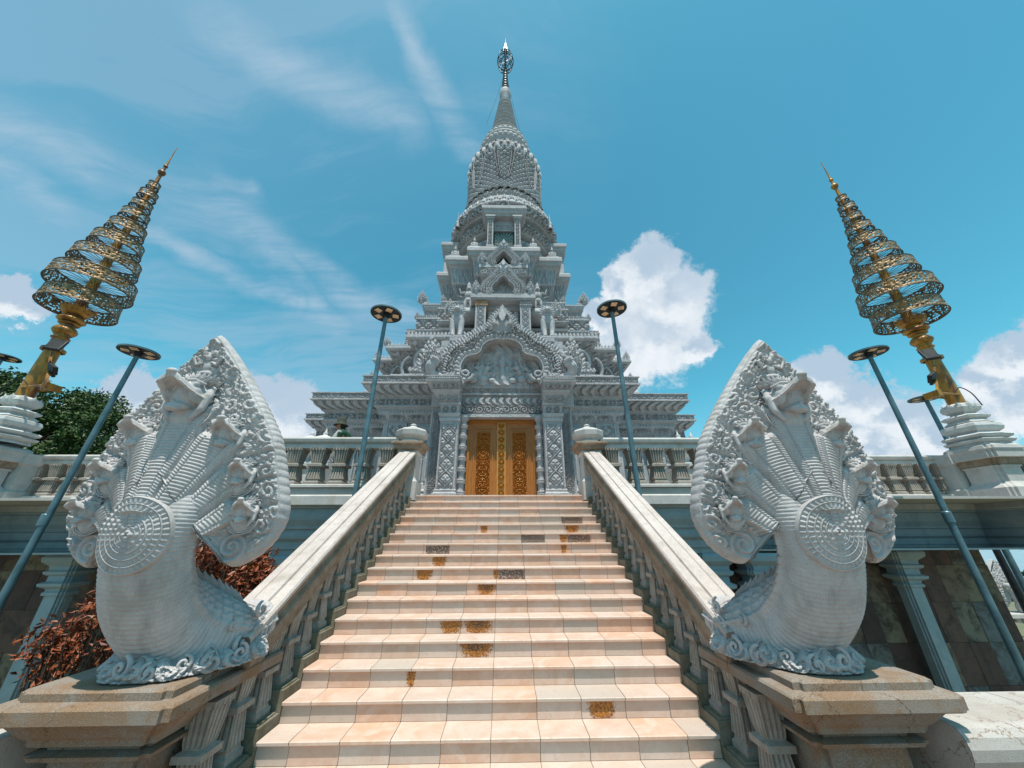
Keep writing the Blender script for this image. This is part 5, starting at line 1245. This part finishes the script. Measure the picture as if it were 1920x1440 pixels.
    # medallion on the breast: convex disc of concentric carved rings
    nr, na = 90, 360; r_ = np.linspace(0, 1, nr)[None, :]; t_ = np.linspace(0, 2*PI, na, endpoint=False)[:, None]
    RR = .255; z0 = 1.865
    def rg(c, w): return sst(w, w*.45, np.abs(r_-c))
    h = .0*r_+rg(.98, .03)*.012+rg(.80, .022)*.010+rg(.62, .02)*.009+rg(.46, .02)*.009+rg(.33, .018)*.008+rg(.20, .02)*.008+rg(.07, .05)*.012
    h = h+np.where((r_ > .83) & (r_ < .95), (.5+.5*np.cos(t_*40))*.010, 0)+np.where((r_ > .65) & (r_ < .77), (.5+.5*np.cos(t_*34))*.008, 0)+np.where((r_ > .50) & (r_ < .59), (.5+.5*np.cos(t_*26))*.007, 0)+np.where((r_ > .36) & (r_ < .43), (.5+.5*np.cos(t_*18))*.007, 0)+np.where((r_ > .22) & (r_ < .30), (.5+.5*np.cos(t_*8))*.009, 0)+np.where(r_ < .17, (.5+.5*np.cos(t_*4))*.008, 0)
    X = np.cos(t_)*r_*RR; Zl = np.sin(t_)*r_*RR; ZZ = z0+Zl
    s0 = St[60:]; oz = np.argsort(s0[:, 2]); yf_ = np.interp(ZZ, s0[oz, 2], s0[oz, 1]); yb_ = np.interp(ZZ, s0[oz, 2], s0[oz, 3]); hw_ = np.interp(ZZ, s0[oz, 2], s0[oz, 5])
    sn_ = np.clip(np.abs(X)/hw_, 0, .999)**(1/.85); cs_ = np.sqrt(1-sn_**2)**.80
    ybody = (yf_+yb_)/2-(yb_-yf_)/2*cs_
    yh_ = hood_y(ZZ)-np.exp(-(X/(.26+.10*np.clip(ZZ-1.9, 0, 1)))**2)*.205*sst(3.05, 1.95, ZZ)-.05*np.exp(-(X/.5)**2)-.092
    kk_ = sst(1.88, 2.02, ZZ); base = np.minimum(ybody-.004, yh_*kk_+9*(1-kk_)); base = -np.log(np.exp(-60*ybody)+np.exp(-60*(yh_+.6*(1-kk_))))/60-.006
    b = MB(); Gm = np.stack([XC+X, base-h-.016*sst(1.0, .97, r_), z0+Zl], -1); b.grid(Gm, wrapu=True)
    rimp = Gm[:, -1]; bk = rimp.copy(); bk[:, 1] += .05; b.grid(np.stack([rimp, bk], 0), wrapv=True)
    part(b, 'medallion', 'naga', body, smooth=True)
    # carved cloud scrolls round the foot
    b = MB()
    def scroll(x, y, z, r, fl, nx, ny, turns=1.4):
        tt_ = np.linspace(0, 1, 34); rr_ = r*(1-.86*tt_); an = fl*(tt_*turns*2*PI)+PI/2
        px, pz = np.cos(an)*rr_, np.sin(an)*rr_
        tx_, ty_ = ny, -nx       # tangent in plan
        pts = [(x+tx_*a_+nx*.35*r*q, y+ty_*a_+ny*.35*r*q, z+c_) for a_, c_, q in zip(px, pz, tt_)]
        tube(b, pts, r*np.interp(tt_, [0, .15, 1], [.16, .30, .16]), 8)
    fp = spline([(1.925, 3.60), (1.945, 3.48), (2.0, 3.34), (2.10, 3.22), (2.20, 3.11), (2.33, 3.04), (2.48, 3.03), (2.61, 3.075), (2.70, 3.16), (2.725, 3.29), (2.70, 3.45), (2.62, 3.58), (2.45, 3.66)], 14)
    fl = np.concatenate([[0], np.cumsum(np.linalg.norm(np.diff(fp, axis=0), axis=1))]); nn_ = 420; fs = np.linspace(0, fl[-1], nn_)
    fx = np.stack([np.interp(fs, fl, fp[:, 0]), np.interp(fs, fl, fp[:, 1])], 1); ft = np.gradient(fx, axis=0); ft /= np.linalg.norm(ft, axis=1)[:, None]; fn = np.stack([ft[:, 1], -ft[:, 0]], 1)
    vv = np.linspace(0, 1, 44)[None, :]; uu = fs[:, None]+0*vv
    hgt = .145+.03*np.sin(uu*2*PI/.34)+.02*np.sin(uu*2*PI/.13)
    rel = p_vine(uu, vv+0*uu, .17); r3 = p_kbach(uu, vv*1.0+0*uu, .17, .075)
    lump = .5+.5*np.cos(2*PI*uu/.178+PI)
    out_ = .045*np.sin(PI*np.clip(vv*1.15, 0, 1))**.6*(.7+.5*lump)-.07*vv**2+rel*.034*sst(0, .1, vv)*sst(1, .8, vv)+r3*.012
    X_ = fx[:, 0][:, None]+fn[:, 0][:, None]*out_; Y_ = fx[:, 1][:, None]+fn[:, 1][:, None]*out_
    b.grid(np.stack([sg*X_, Y_, .944+vv*hgt], -1))
    inn = np.stack([sg*(X_[:, -1]-fn[:, 0]*.10), Y_[:, -1]-fn[:, 1]*.10, .944+hgt[:, -1]-.02], 1); b.grid(np.stack([np.stack([sg*X_[:, -1], Y_[:, -1], .944+hgt[:, -1]], 1), inn]))
    for i in range(11):
        k_ = int((i+.5)/11*nn_); 
        scroll(sg*(fx[k_, 0]+fn[k_, 0]*.03), fx[k_, 1]+fn[k_, 1]*.03, 1.005+.03*(i % 2), .048+.010*(i % 3), 1 if i % 2 else -1, sg*fn[k_, 0], fn[k_, 1])
    # leafy sleeve on the flank where body meets rail
    for q in (-1, 1):
        for i, (yy, zz, xx) in enumerate(((3.60, 1.05, 2.16), (3.50, 1.14, 2.19), (3.40, 1.05, 2.24), (3.32, 1.20, 2.30), (3.46, 1.28, 2.2))):
            scroll(sg*xx+q*(.215+.012*i), yy, zz+.02, .05+.008*(i % 3), 1 if i % 2 else -1, q, 0)
    for k_ in range(3):
        yy = 3.66-.045*k_; cyc = [(sg*(2.14+.006*k_)+.205*math.sin(t), yy+.015*math.cos(t), 1.14+.185*math.cos(t)) for t in np.linspace(0, 2*PI, 30)]
        tube(b, cyc, .014, 6)
    part(b, 'scroll_base', 'naga', root, smooth=True)
    # serrated dorsal crest
    b = MB()
    for i in range(20, len(St)-30, 9):
        x, yf, zf, yb, zb, hw = St[i]; x2, _, _, yb2, zb2, _ = St[i+6]
        dv = A(0, yb2-yb, zb2-zb); dv /= np.linalg.norm(dv); nv = A(0, -dv[2], dv[1]); nv = nv if nv[1] > 0 or nv[2] > 0 else -nv
        leaf(b, (sg*x, yb-.02, zb), tuple(dv*.8+nv*.5), (1, 0, 0), .17, .13, .03)
        leaf(b, (sg*x+.0, yb-.02, zb), tuple(dv*.8+nv*.5), (0, dv[2], -dv[1]), .15, .10, .02)
    part(b, 'dorsal_crest', 'naga', body, smooth=True)
    return root
naga(-1, 'white seven-headed stone serpent rearing on the left pedestal before the copper-leaved shrub')
naga(1, 'white seven-headed stone serpent rearing on the right pedestal before brown slate walls')
# ------------------------------------------------------------------ solar street lamps
def lamp(x, y, ztop, label, r=.38, phase=0., zb=-2.6, lean=0., rp=(.070, .048)):
    root = empty('street_lamp', (x, y, zb), label, 'street lamp', 'slim street lamps with round heads')
    b = MB(); n = 9; tube(b, [(x+lean*(1-k/(n-1.)), y, zb+(ztop-zb)*k/(n-1.)) for k in range(n)], np.linspace(*rp, n), 16)
    zc = 2.2 if zb < 0 else 4.
    b2 = MB(); lathe(b2, [(rp[0]*.9, -.12), (rp[0]*1.12, -.10), (rp[0]*1.12, .10), (rp[0]*.9, .12)], (x+lean*.5, y, zc), 16)
    p = part(b, 'pole', 'steel', root, smooth=True); part(b2, 'collar', 'steel', p)
    b = MB(); lathe(b, [(.0, 0), (r*.96, 0), (r, .012), (r, .03), (r*.97, .042), (r*.3, .06), (.0, .065)], (x, y, ztop), 48); lathe(b, [(.0, -.10), (.07, -.10), (.085, -.02), (.09, 0)], (x, y, ztop), 16)
    h = part(b, 'lamp_head', 'black', root)
    rim = MB(); lathe(rim, [(r*.985, -.004), (r*1.03, .0), (r*1.03, .035), (r*.985, .04)], (x, y, ztop), 48); part(rim, 'rim', 'steel', h)
    for k in range(5):
        a = 2*PI*k/5+phase; m = MB(); s = r*.19
        c, t_ = A(math.cos(a), math.sin(a), 0), A(-math.sin(a), math.cos(a), 0); o = A(x, y, ztop)+c*r*.62
        q = [o+c*s*i_+t_*s*j_+A(0, 0, zz) for zz in (-.012, -.002) for i_, j_ in ((-1, -1), (1, -1), (1, 1), (-1, 1))]
        m.hexa(q); ledo = part(m, 'led_panel', 'lens_white', h)
        m = MB(); q = [o+c*s*i_*.78+t_*s*j_*.78+A(0, 0, zz) for zz in (-.016, -.010) for i_, j_ in ((-1, -1), (1, -1), (1, 1), (-1, 1))]; m.hexa(q); part(m, 'led_lens', 'amber', ledo)
    return root
lamp(-3.01, 7.6, 7.19, 'teal lamp post with round black head just left of the stairs', phase=.3)
lamp(2.955, 7.6, 7.42, 'teal lamp post with round black head just right of the stairs', phase=.9)
lamp(-8.83, 7.6, 6.0, 'teal lamp post with round black head leaning left of the left serpent', phase=.1, lean=-.45)
lamp(9.42, 7.6, 6.12, 'teal lamp post with round black head to the right of the right serpent', phase=.5, lean=.05)
lamp(18.9, 14., 7.45, 'smaller lamp post partly hidden behind the right gilded parasol base', phase=.4, r=.55, rp=(.11, .075))
lamp(-18.3, 11.6, 7.95, 'lamp with a round black head at the left edge, beside the left parasol foot', phase=.4, r=.42)

# ------------------------------------------------------------------ tiered parasols
TIERS = [(13.42, .24, .30), (12.93, .36, .34), (12.40, .40, .34), (11.86, .52, .38), (11.25, .68, .42), (10.56, .90, .46), (9.82, 1.14, .50), (8.98, 1.38, .56), (8.22, 1.22, .52)]
def chatra(x, y, dz, label, sg, rt=.68):
    root = empty('tiered_parasol', (x, y, 4.0), label, 'parasol', 'gilded tiered parasols on the corner piers')
    b = MB()
    lathe(b, [(.175, 5.2), (.165, 6.2), (.15, 7.0), (.145, 7.8), (.13, 8.2), (.12, 9.4), (.10, 10.6), (.085, 12.), (.06, 13.5), (.05, 14.0), (.035, 14.6), (.018, 15.0), (.012, 15.6)], (x, y, dz), 24)
    pole = part(b, 'pole', 'gold', root, smooth=True)
    b = MB()
    for z0, r_, h in ((6.98, .26, .10), (7.08, .22, .06), (7.14, .34, .26), (7.46, .30, .10), (7.56, .40, .16), (7.80, .40, .22), (8.30, .20, .14), (8.6, .17, .1), (9.3, .19, .16), (9.05, .16, .1), (10.0, .15, .1), (14.05, .15, .22), (14.45, .09, .12)):
        r_ *= .74; b = MB()
        lathe(b, [(r_*.55, 0), (r_*.8, h*.1), (r_, h*.4), (r_, h*.6), (r_*.8, h*.9), (r_*.5, h)], (x, y, z0+dz), 24); part(b, 'lotus_collar', 'gold', pole, smooth=True)
    b = MB()
    for k in range(16):
        a = 2*PI*k/16; leaf(b, (x+.22*math.cos(a), y+.22*math.sin(a), 7.86+dz), (math.cos(a)*.55, math.sin(a)*.55, .8), (-math.sin(a), math.cos(a), 0), .26, .16, .04)
    part(b, 'lotus_petals', 'gold', pole, smooth=True)
    for zt, r_, h in TIERS:
        r_ *= rt; h *= .84; b = MB(); nu = int(2*PI*r_/.032)//2*2; nv = max(6, int(h/.034))
        th = np.linspace(0, 2*PI, nu, endpoint=False); zz = np.linspace(0, 1, nv)
        U, V = np.meshgrid(th*r_, zz*h, indexing='ij')
        wob = .006*np.sin(U*40)*np.sin(V*40)
        P = np.stack([x+np.cos(th)[:, None]*(r_*(1-.05*V/h)+wob), y+np.sin(th)[:, None]*(r_*(1-.05*V/h)+wob), zt-h/2+V+dz], -1).reshape(-1, 3)
        idx = np.arange(nu*nv).reshape(nu, nv); ix2 = np.vstack([idx, idx[:1]])
        q = np.stack([ix2[:-1, :-1], ix2[1:, :-1], ix2[1:, 1:], ix2[:-1, 1:]], -1)
        uu, vv = (U[:, :-1]+.016), (V[:, :-1]+.017)
        sw = np.sin(uu*34+2.2*np.sin(vv*22))*np.sin(vv*38+1.5*np.sin(uu*19))
        keep = (sw < .38) & (rng.random(sw.shape) > .07); keep[:, 0] = True; keep[:, -1] = True; keep[:, 1] |= (np.arange(nu) % 2 == 0); keep[:, 2] &= (np.arange(nu) % 3 != 0)
        b.add(P, q[keep])
        o = part(b, 'tier_band', 'filigree', pole, smooth=True)
        sm = o.modifiers.new('t', 'SOLIDIFY'); sm.thickness = .010
        b = MB()
        for zo in (-h/2, h/2): tube(b, [(x+math.cos(a)*r_*(1 if zo < 0 else .95), y+math.sin(a)*r_*(1 if zo < 0 else .95), zt+zo+dz) for a in np.linspace(0, 2*PI, 49)], .014, 6, capped=False)
        for k in range(20 if r_ > .6 else 8):
            a = 2*PI*k/(20 if r_ > .6 else 8); tube(b, [(x+.08*math.cos(a), y+.08*math.sin(a), zt-.02+dz), (x+math.cos(a)*r_*.98, y+math.sin(a)*r_*.98, zt-h*.2+dz)], .009, 4, capped=False)
        part(b, 'spokes', 'iron', o)
    # stone foot: stacked redented lotus mouldings
    b = MB()
    def star(th): return 1/np.maximum(np.abs(np.cos(th)), np.abs(np.sin(th)))**.55*(1-.05*np.abs(np.sin(4*th)))
    pr = [(.44, 3.98), (.44, 4.02), (.42, 4.06), (.48, 4.08), (.50, 4.10), (.52, 4.14), (.48, 4.16), (.42, 4.18), (.50, 4.22), (.52, 4.27), (.48, 4.30), (.36, 4.33), (.35, 4.36), (.44, 4.42), (.46, 4.50), (.44, 4.58), (.34, 4.62), (.37, 4.64), (.34, 4.67), (.30, 4.70), (.28, 4.73), (.36, 4.77), (.37, 4.82), (.30, 4.86), (.20, 4.89), (.19, 4.92), (.29, 4.99), (.31, 5.07), (.28, 5.15), (.20, 5.20), (.18, 5.21), (0, 5.21)]
    lathe(b, pr, (x, y, dz), 96, sq=star)
    for k in range(10):
        a = 2*PI*k/10; leaf(b, (x+.26*math.cos(a), y+.26*math.sin(a), 4.97+dz), (math.cos(a)*.2, math.sin(a)*.2, 1), (-math.sin(a), math.cos(a), 0), .26, .2, .04)
    part(b, 'stone_foot', 'fixwhite', root)
    # bracket with floodlights, turned towards the stairs
    s = -sg; b = MB(); 
    tube(b, [(x, y-.15, 5.45+dz), (x+s*.98, y-.45, 5.38+dz)], .028, 6); tube(b, [(x, y+.12, 5.45+dz), (x+s*.98, y-.15, 5.38+dz)], .028, 6)
    tube(b, [(x+s*.12, y-.12, 6.62+dz), (x+s*.98, y-.45, 5.44+dz)], .032, 6); b.box(min(x+s*.92, x+s*1.02), max(x+s*.92, x+s*1.02), y-.48, y-.12, 5.30+dz, 5.46+dz)
    lathe(b, [(.19, 0), (.24, .01), (.24, .08), (.19, .09)], (x, y, 6.6+dz), 16)
    br = part(b, 'bracket', 'gold', root)
    m = MB(); m.box(-.15, .15, -.04, .04, -.2, .2); m.box(-.11, .11, .04, .10, -.15, .15)
    f = m.build('floodlight', 'black', None, bevel=.02); f.location = (x+s*.66, y-.46, 6.55+dz); f.rotation_euler = (math.radians(-25), 0, math.radians(25)*s); world_parent(f, root)
    f2 = f.copy(); COL.objects.link(f2); f2.location = (x+s*.78, y-.35, 5.85+dz); f2.rotation_euler = (math.radians(35), math.radians(30)*s, 0); f2.scale = (.8, .8, .8); world_parent(f2, root)
    m = MB(); tube(m, spline([(x+s*.3, y-.25, 5.42+dz), (x+s*.1, y-.3, 5.60+dz), (x-s*.18, y-.28, 5.45+dz), (x-s*.26, y-.30, 5.08+dz)], 6), .014, 5); part(m, 'cable', 'black', root, smooth=True)
    root.location = (sg*13.46*(1.0 if sg > 0 else .992), 9.3, 1.835+2.165*1.057); root.scale = (1.057,)*3
    return root
chatra(-12.62, 8.8, .08, 'gilded nine-tiered filigree parasol on the left terrace corner, before the dark tree', -1)
chatra(12.76, 8.8, -.02, 'gilded nine-tiered filigree parasol on the right terrace corner', 1)

# ------------------------------------------------------------------ vegetation
def foliage(name, mat, centers, nleaf, size, parent, aspect=.5, droop=0.):
    C_ = np.array(centers, float); k = len(C_); per = nleaf//k; V = []; N_ = 0
    for cx_, cy_, cz_, r in C_:
        u = rng.normal(size=(per, 3)); u /= np.linalg.norm(u, axis=1)[:, None]; rad = rng.random(per)**.45
        V.append(np.stack([cx_+u[:, 0]*rad*r, cy_+u[:, 1]*rad*r, cz_+u[:, 2]*rad*r*.75], 1))
    P = np.vstack(V); n = len(P); dirs = rng.normal(size=(n, 3)); dirs[:, 2] -= droop; dirs /= np.linalg.norm(dirs, axis=1)[:, None]
    up = rng.normal(size=(n, 3)); sd_ = np.cross(dirs, up); sd_ /= np.linalg.norm(sd_, axis=1)[:, None]; nm = np.cross(sd_, dirs)
    L = size*(.6+.8*rng.random(n))[:, None]; Wd = L*aspect
    a = P; b_ = P+dirs*L*.5+sd_*Wd*.5+nm*L*.06; c = P+dirs*L-nm*L*.05; d_ = P+dirs*L*.5-sd_*Wd*.5+nm*L*.06
    VV = np.stack([a, b_, c, d_], 1).reshape(-1, 3); Q = np.arange(4*n).reshape(n, 4)
    m = MB(); m.add(VV, Q, tint=np.repeat(rng.random(n), 4)); return part(m, name, mat, parent)
def tree(x, y, z0, h, label, rx=5.5, ncl=46, nleaf=26000, size=.30, name='tree'):
    root = empty(name, (x, y, z0), label, 'tree', 'trees around the terrace')
    m = MB(); cl = []
    tube(m, [(x, y, z0), (x+.2, y, z0+h*.25), (x-.1, y+.1, z0+h*.45)], [h*.035, h*.028, h*.022], 12)
    for i in range(ncl):
        a = 2*PI*rng.random(); q = rng.random()**.6; el = rng.random()
        zz = z0+h*(.36+.58*el); rr_ = rx*math.sqrt(max(.05, 1-((el-.38)/.72)**2))*(.35+.65*q)
        cx_, cy_ = x+rr_*math.cos(a), y+rr_*math.sin(a)*.8; cl.append((cx_, cy_, zz, rx*(.09+.15*rng.random())))
        if i % 2 == 0:
            p0 = A(x-.05, y, z0+h*(.25+.25*el)); p2 = A(cx_, cy_, zz); pm = (p0+p2)/2+A(0, 0, h*.05); tube(m, spline([p0, pm, p2], 4), np.linspace(h*.014, h*.003, 9), 6)
    part(m, 'trunk', 'bark', root, smooth=True)
    foliage('crown', 'leaf', cl, nleaf, size, root)
    return root
tree(-27.5, 19, -2.6, 12.9, 'broad dark green tree behind the left terrace balustrade, above the slate wall', rx=6.6, ncl=110, nleaf=90000, size=.19)
tree(-38.0, 22, -4.7, 13.2, 'dark green tree cut by the left edge of the photo, behind the parasol foot', rx=6.5, ncl=70, nleaf=45000, size=.21)
tree(-22.5, 17.5, -2.6, 10.8, 'lower dark green tree directly behind the left balustrade, nearest the serpent', rx=3.8, ncl=50, nleaf=40000, size=.18)
tree(36.6, 26, -4.7, 4.4, 'small green tree seen through the opening at the right edge, beside a dark pole', rx=1.3, ncl=26, nleaf=9000, size=.12)
def shrub(x, y, z0, label, cl, name='shrub', nleaf=3600):
    root = empty(name, (x, y, z0), label, 'shrub', 'copper-leaved shrubs')
    m = MB()
    for cx_, cy_, cz_, r in cl:
        for k in range(5):
            e = A(cx_, cy_, cz_)+rng.normal(size=3)*r*.45; tube(m, spline([(x+rng.normal()*.12, y+rng.normal()*.1, z0), ((x+e[0])/2, (y+e[1])/2, (z0+e[2])/2+.05), tuple(e)], 5), np.linspace(.012, .004, 11), 5)
    part(m, 'stems', 'bark', root, smooth=True)
    foliage('leaves', 'redleaf', cl, nleaf*2, .082, root, .36, .2); return root
cl = [(-4.35+rng.normal()*.42, 4.7+rng.random()*.6, .1+1.45*rng.random(), .26) for _ in range(34)]
shrub(-4.6, 5.0, -2.6, 'copper-leaved shrub behind the left pedestal, left of the serpent', [c for c in cl if c[0] > -4.62-.35*(c[2] > .45) and not (c[0] < -4.75 and c[2] > 1.2)], nleaf=2600)
cl = [(-3.55+rng.normal()*.38, 5.3+rng.random()*.5, 1.0+.75*rng.random(), .24) for _ in range(22)]
shrub(-3.6, 5.5, -2.6, 'copper-leaved shrub between the left serpent neck and the handrail', cl, nleaf=2400)

# ------------------------------------------------------------------ urns on the terrace behind the balustrade
def urn(x, y, z0, h, label):
    m = MB()
    lathe(m, [(.30, 0), (.32, .06), (.22, .10), (.18, .16), (.26, .24), (.40, .36), (.44, .50), (.42, .60), (.30, .68), (.33, .70), (.35, .73), (.46, .745), (.44, .77), (.34, .82), (.20, .88), (.08, .93), (.06, .97), (.08, 1.0), (.03, 1.06), (.006, 1.18)], (x, y, z0), 36)
    o = m.build('urn', 'fixwhite', None, smooth=True); o.scale = (1, 1, 1)
    return tag(o, label, 'urn', 'lidded white urns on the terrace')
urn(-6.10, 11.0, 3.92, 1, 'lidded white urn behind the left balustrade, farther from the person'); urn(-5.62, 10.9, 3.92, 1, 'lidded white urn behind the left balustrade, next to the person')
urn(5.86, 11.1, 3.92, 1, 'lidded white urn behind the right balustrade, nearer the temple door'); urn(6.36, 11.2, 3.92, 1, 'lidded white urn behind the right balustrade, nearer the serpent hood')
for x in (-5.86, 6.1):
    m = MB(); m.box(x-.62, x+.62, 10.6, 11.7, 2.88, 3.78); m.box(x-.68, x+.68, 10.54, 11.76, 3.78, 3.92); tag(m.build('stone_stand', 'fixwhite', None, bevel=.01), 'low white stand carrying two lidded urns on the %s terrace' % ('left' if x < 0 else 'right'), 'stand')
for sg in (-1, 1):
    m = MB(); x = sg*7.0
    for i in range(7): 
        for a in np.linspace(0, 2*PI, 8, endpoint=False): leaf(m, (x+math.cos(a)*(.22-.03*i), 11.4+math.sin(a)*(.22-.03*i), 4.0+.12*i), (math.cos(a)*.5, math.sin(a)*.5, 1), (-math.sin(a), math.cos(a), 0), .22, .14, .03)
    m.box(x-.25, x+.25, 11.15, 11.65, 2.88, 4.02)
    tag(m.build('finial_ornament', 'fixwhite', None, smooth=True), 'small white leaf-carved finial beside the urns on the %s terrace' % ('left' if sg < 0 else 'right'), 'ornament')

# ------------------------------------------------------------------ the visitor leaning on the rail
def skin_fig():
    X, Y, Zf = -4.0, 8.78, 2.88
    root = empty('person', (X, Y, Zf), 'person in camouflage bucket hat and dark green shirt leaning on the left terrace balustrade', 'person')
    V = [(0, 0, .93), (.0, 0, 1.12), (-.03, -.01, 1.32), (-.07, -.02, 1.45), (-.12, -.03, 1.53), (-.15, -.03, 1.66),   # pelvis..head
         (-.01, .09, .90), (.02, .10, .48), (.0, .10, .07), (-.14, .11, .03),
         (-.01, -.09, .90), (.0, -.11, .48), (.02, -.11, .07), (-.12, -.12, .03),
         (-.03, .19, 1.40), (-.10, .24, 1.15), (-.30, .12, 1.18), (-.38, .06, 1.20),
         (-.04, -.20, 1.40), (-.16, -.27, 1.17), (-.38, -.26, 1.20), (-.46, -.24, 1.22)]
    R = [.15, .145, .155, .10, .055, .085, .10, .07, .045, .04, .10, .07, .045, .04, .07, .05, .038, .03, .07, .05, .038, .03]
    E = [(0, 1), (1, 2), (2, 3), (3, 4), (4, 5), (0, 6), (6, 7), (7, 8), (8, 9), (0, 10), (10, 11), (11, 12), (12, 13), (2, 14), (14, 15), (15, 16), (16, 17), (2, 18), (18, 19), (19, 20), (20, 21)]
    # head detail, jaw and fingers
    base = len(V)
    for hidx, sy in ((17, 1), (21, -1)):
        hx, hy, hz = V[hidx]
        for f in range(5):
            a = (f-2)*.018; L = (.075, .085, .09, .08, .06)[f]; th_ = -.02 if f == 0 else 0
            i0 = len(V); V += [(hx-.035, hy+a, hz+.005), (hx-.035-L*.6, hy+a*1.4, hz+.012), (hx-.035-L, hy+a*1.5, hz-.01)]; R += [.012, .009, .008]; E += [(hidx, i0), (i0, i0+1), (i0+1, i0+2)]
    me = bpy.data.meshes.new('body'); me.from_pydata([(X+v[0]*1.0, Y+v[1], Zf+v[2]) for v in V], E, [])
    o = bpy.data.objects.new('body', me); COL.objects.link(o); me.materials.append(MAT['skin'])
    sk = o.modifiers.new('s', 'SKIN'); ly = me.skin_vertices[0] if me.skin_vertices else None
    if ly is None: 
        me.attributes.new
    for i, r in enumerate(R): me.skin_vertices[0].data[i].radius = (r, r)
    me.skin_vertices[0].data[0].use_root = True
    ss_ = o.modifiers.new('d', 'SUBSURF'); ss_.levels = 2; ss_.render_levels = 2
    world_parent(o, root)
    hx, hy, hz = X-.15, Y-.03, Zf+1.66
    m = MB(); ell(m, (hx, hy, hz), (.098, .078, .125)); ell(m, (hx-.09, hy, hz-.01), (.030, .016, .026)); ell(m, (hx-.055, hy, hz-.075), (.05, .045, .04)); ell(m, (hx-.085, hy, hz-.055), (.02, .025, .012))
    for s in (-1, 1): ell(m, (hx-.078, hy+s*.032, hz+.012), (.012, .014, .008)); ell(m, (hx+.01, hy+s*.08, hz-.01), (.02, .012, .032))
    part(m, 'face', 'skin', root, smooth=True)
    m = MB(); ell(m, (hx+.05, hy, hz-.0), (.085, .088, .13)); ell(m, (hx+.07, hy, hz-.12), (.06, .075, .12)); part(m, 'hair', 'hair', root, smooth=True)
    m = MB()
    lathe(m, [(.001, .175), (.06, .175), (.098, .155), (.112, .10), (.116, .03), (.15, -.005), (.178, -.045), (.174, -.052), (.14, -.015), (.108, .02)], (hx, hy, hz+.03), 36)
    part(m, 'bucket_hat', 'hat', root, smooth=True)
    def cover(name, mat, idx, ex, close=False):
        m = MB()
        for seq in idx: tube(m, spline([(X+V[i][0], Y+V[i][1], Zf+V[i][2]) for i in seq], 5), np.interp(np.linspace(0, 1, (len(seq)-1)*5+1), np.linspace(0, 1, len(seq)), [R[i]+ex for i in seq]), 16)
        ob = part(m, name, mat, root); remesh(ob, .018); return ob
    cover('shirt', 'shirt', [(0, 1, 2, 3), (2, 14, 15), (2, 18, 19)], .022)
    cover('trousers', 'trousers', [(0, 6, 7, 8), (0, 10, 11, 12)], .025)
    m = MB(); tube(m, spline([(X-.04, Y-.20, Zf+1.42), (X-.10, Y-.25, Zf+1.30), (X-.155, Y-.272, Zf+1.18)], 5), np.linspace(.092, .062, 11), 16); part(m, 'sleeve', 'sleeve', root, smooth=True)
    m = MB()
    for s in (-.12, .11): ell(m, (X-.06, Y+s, Zf+.035), (.13, .05, .04))
    part(m, 'shoes', 'black', root, smooth=True)
skin_fig()

# ------------------------------------------------------------------ far side seen through the opening at the right
m = MB()
hx, hy = 35.1, 27.
hs = 1.6
pts = spline([(x_*hs, (z_-1.66)*hs) for x_, z_ in OUT], 6); lp = np.vstack([pts, (pts*[-1, 1])[::-1][1:-1]])
rr_ = np.linspace(0, 1, 40)[None, :, None]; c0 = A(0, (2.36-1.66)*hs); G2 = c0+(lp[:, None]-c0)*rr_
hh = p_kbach(G2[..., 0], G2[..., 1]/1., 1., .28)*.07+.3*(1-rr_[..., 0])
m.grid(np.stack([hx+G2[..., 0], hy-hh, -2.7+G2[..., 1]], -1), wrapu=True); e_ = np.stack([hx+lp[:, 0], np.full(len(lp), hy), -2.7+lp[:, 1]], 1); e2 = e_+[0, .3, 0]; m.grid(np.stack([e_, e2]), wrapv=True); m.fan(e2)
tube(m, spline([(hx+1.4, hy+.4, -2.7), (hx+.6, hy, -2.75), (hx, hy-.4, -2.6), (hx, hy-.5, -2.2), (hx, hy-.2, -1.6)], 6), .40, 14)
for q in (-1, 0, 1): ell(m, (hx+q*.5, hy-.5, -1.0-.3*abs(q)), (.18, .3, .2))
tag(m.build('far_serpent_statue', 'naga', None, smooth=True), 'distant grey serpent hood on a far balustrade, seen through the opening at the right edge', 'statue')
m = MB(); m.box(30, 60, 26.2, 27.4, -3.1, -2.88); m.box(30, 60, 26.3, 27.3, -4.7, -3.9)
for k in range(60): m.box(30+k*.5+.1, 30+k*.5+.4, 26.6, 27.0, -3.9, -3.1)
tag(m.build('far_balustrade', 'terrace'), 'distant pale balustrade below the far serpent statue at the right edge', 'balustrade')
m = MB(); tube(m, [(25.15, 19, -2.7), (25.15, 19, 4.)], [.16, .12], 10); m2 = m.build('far_post', 'black', None, smooth=True); tag(m2, 'thin dark post standing in the opening at the right edge before the far serpent', 'post')
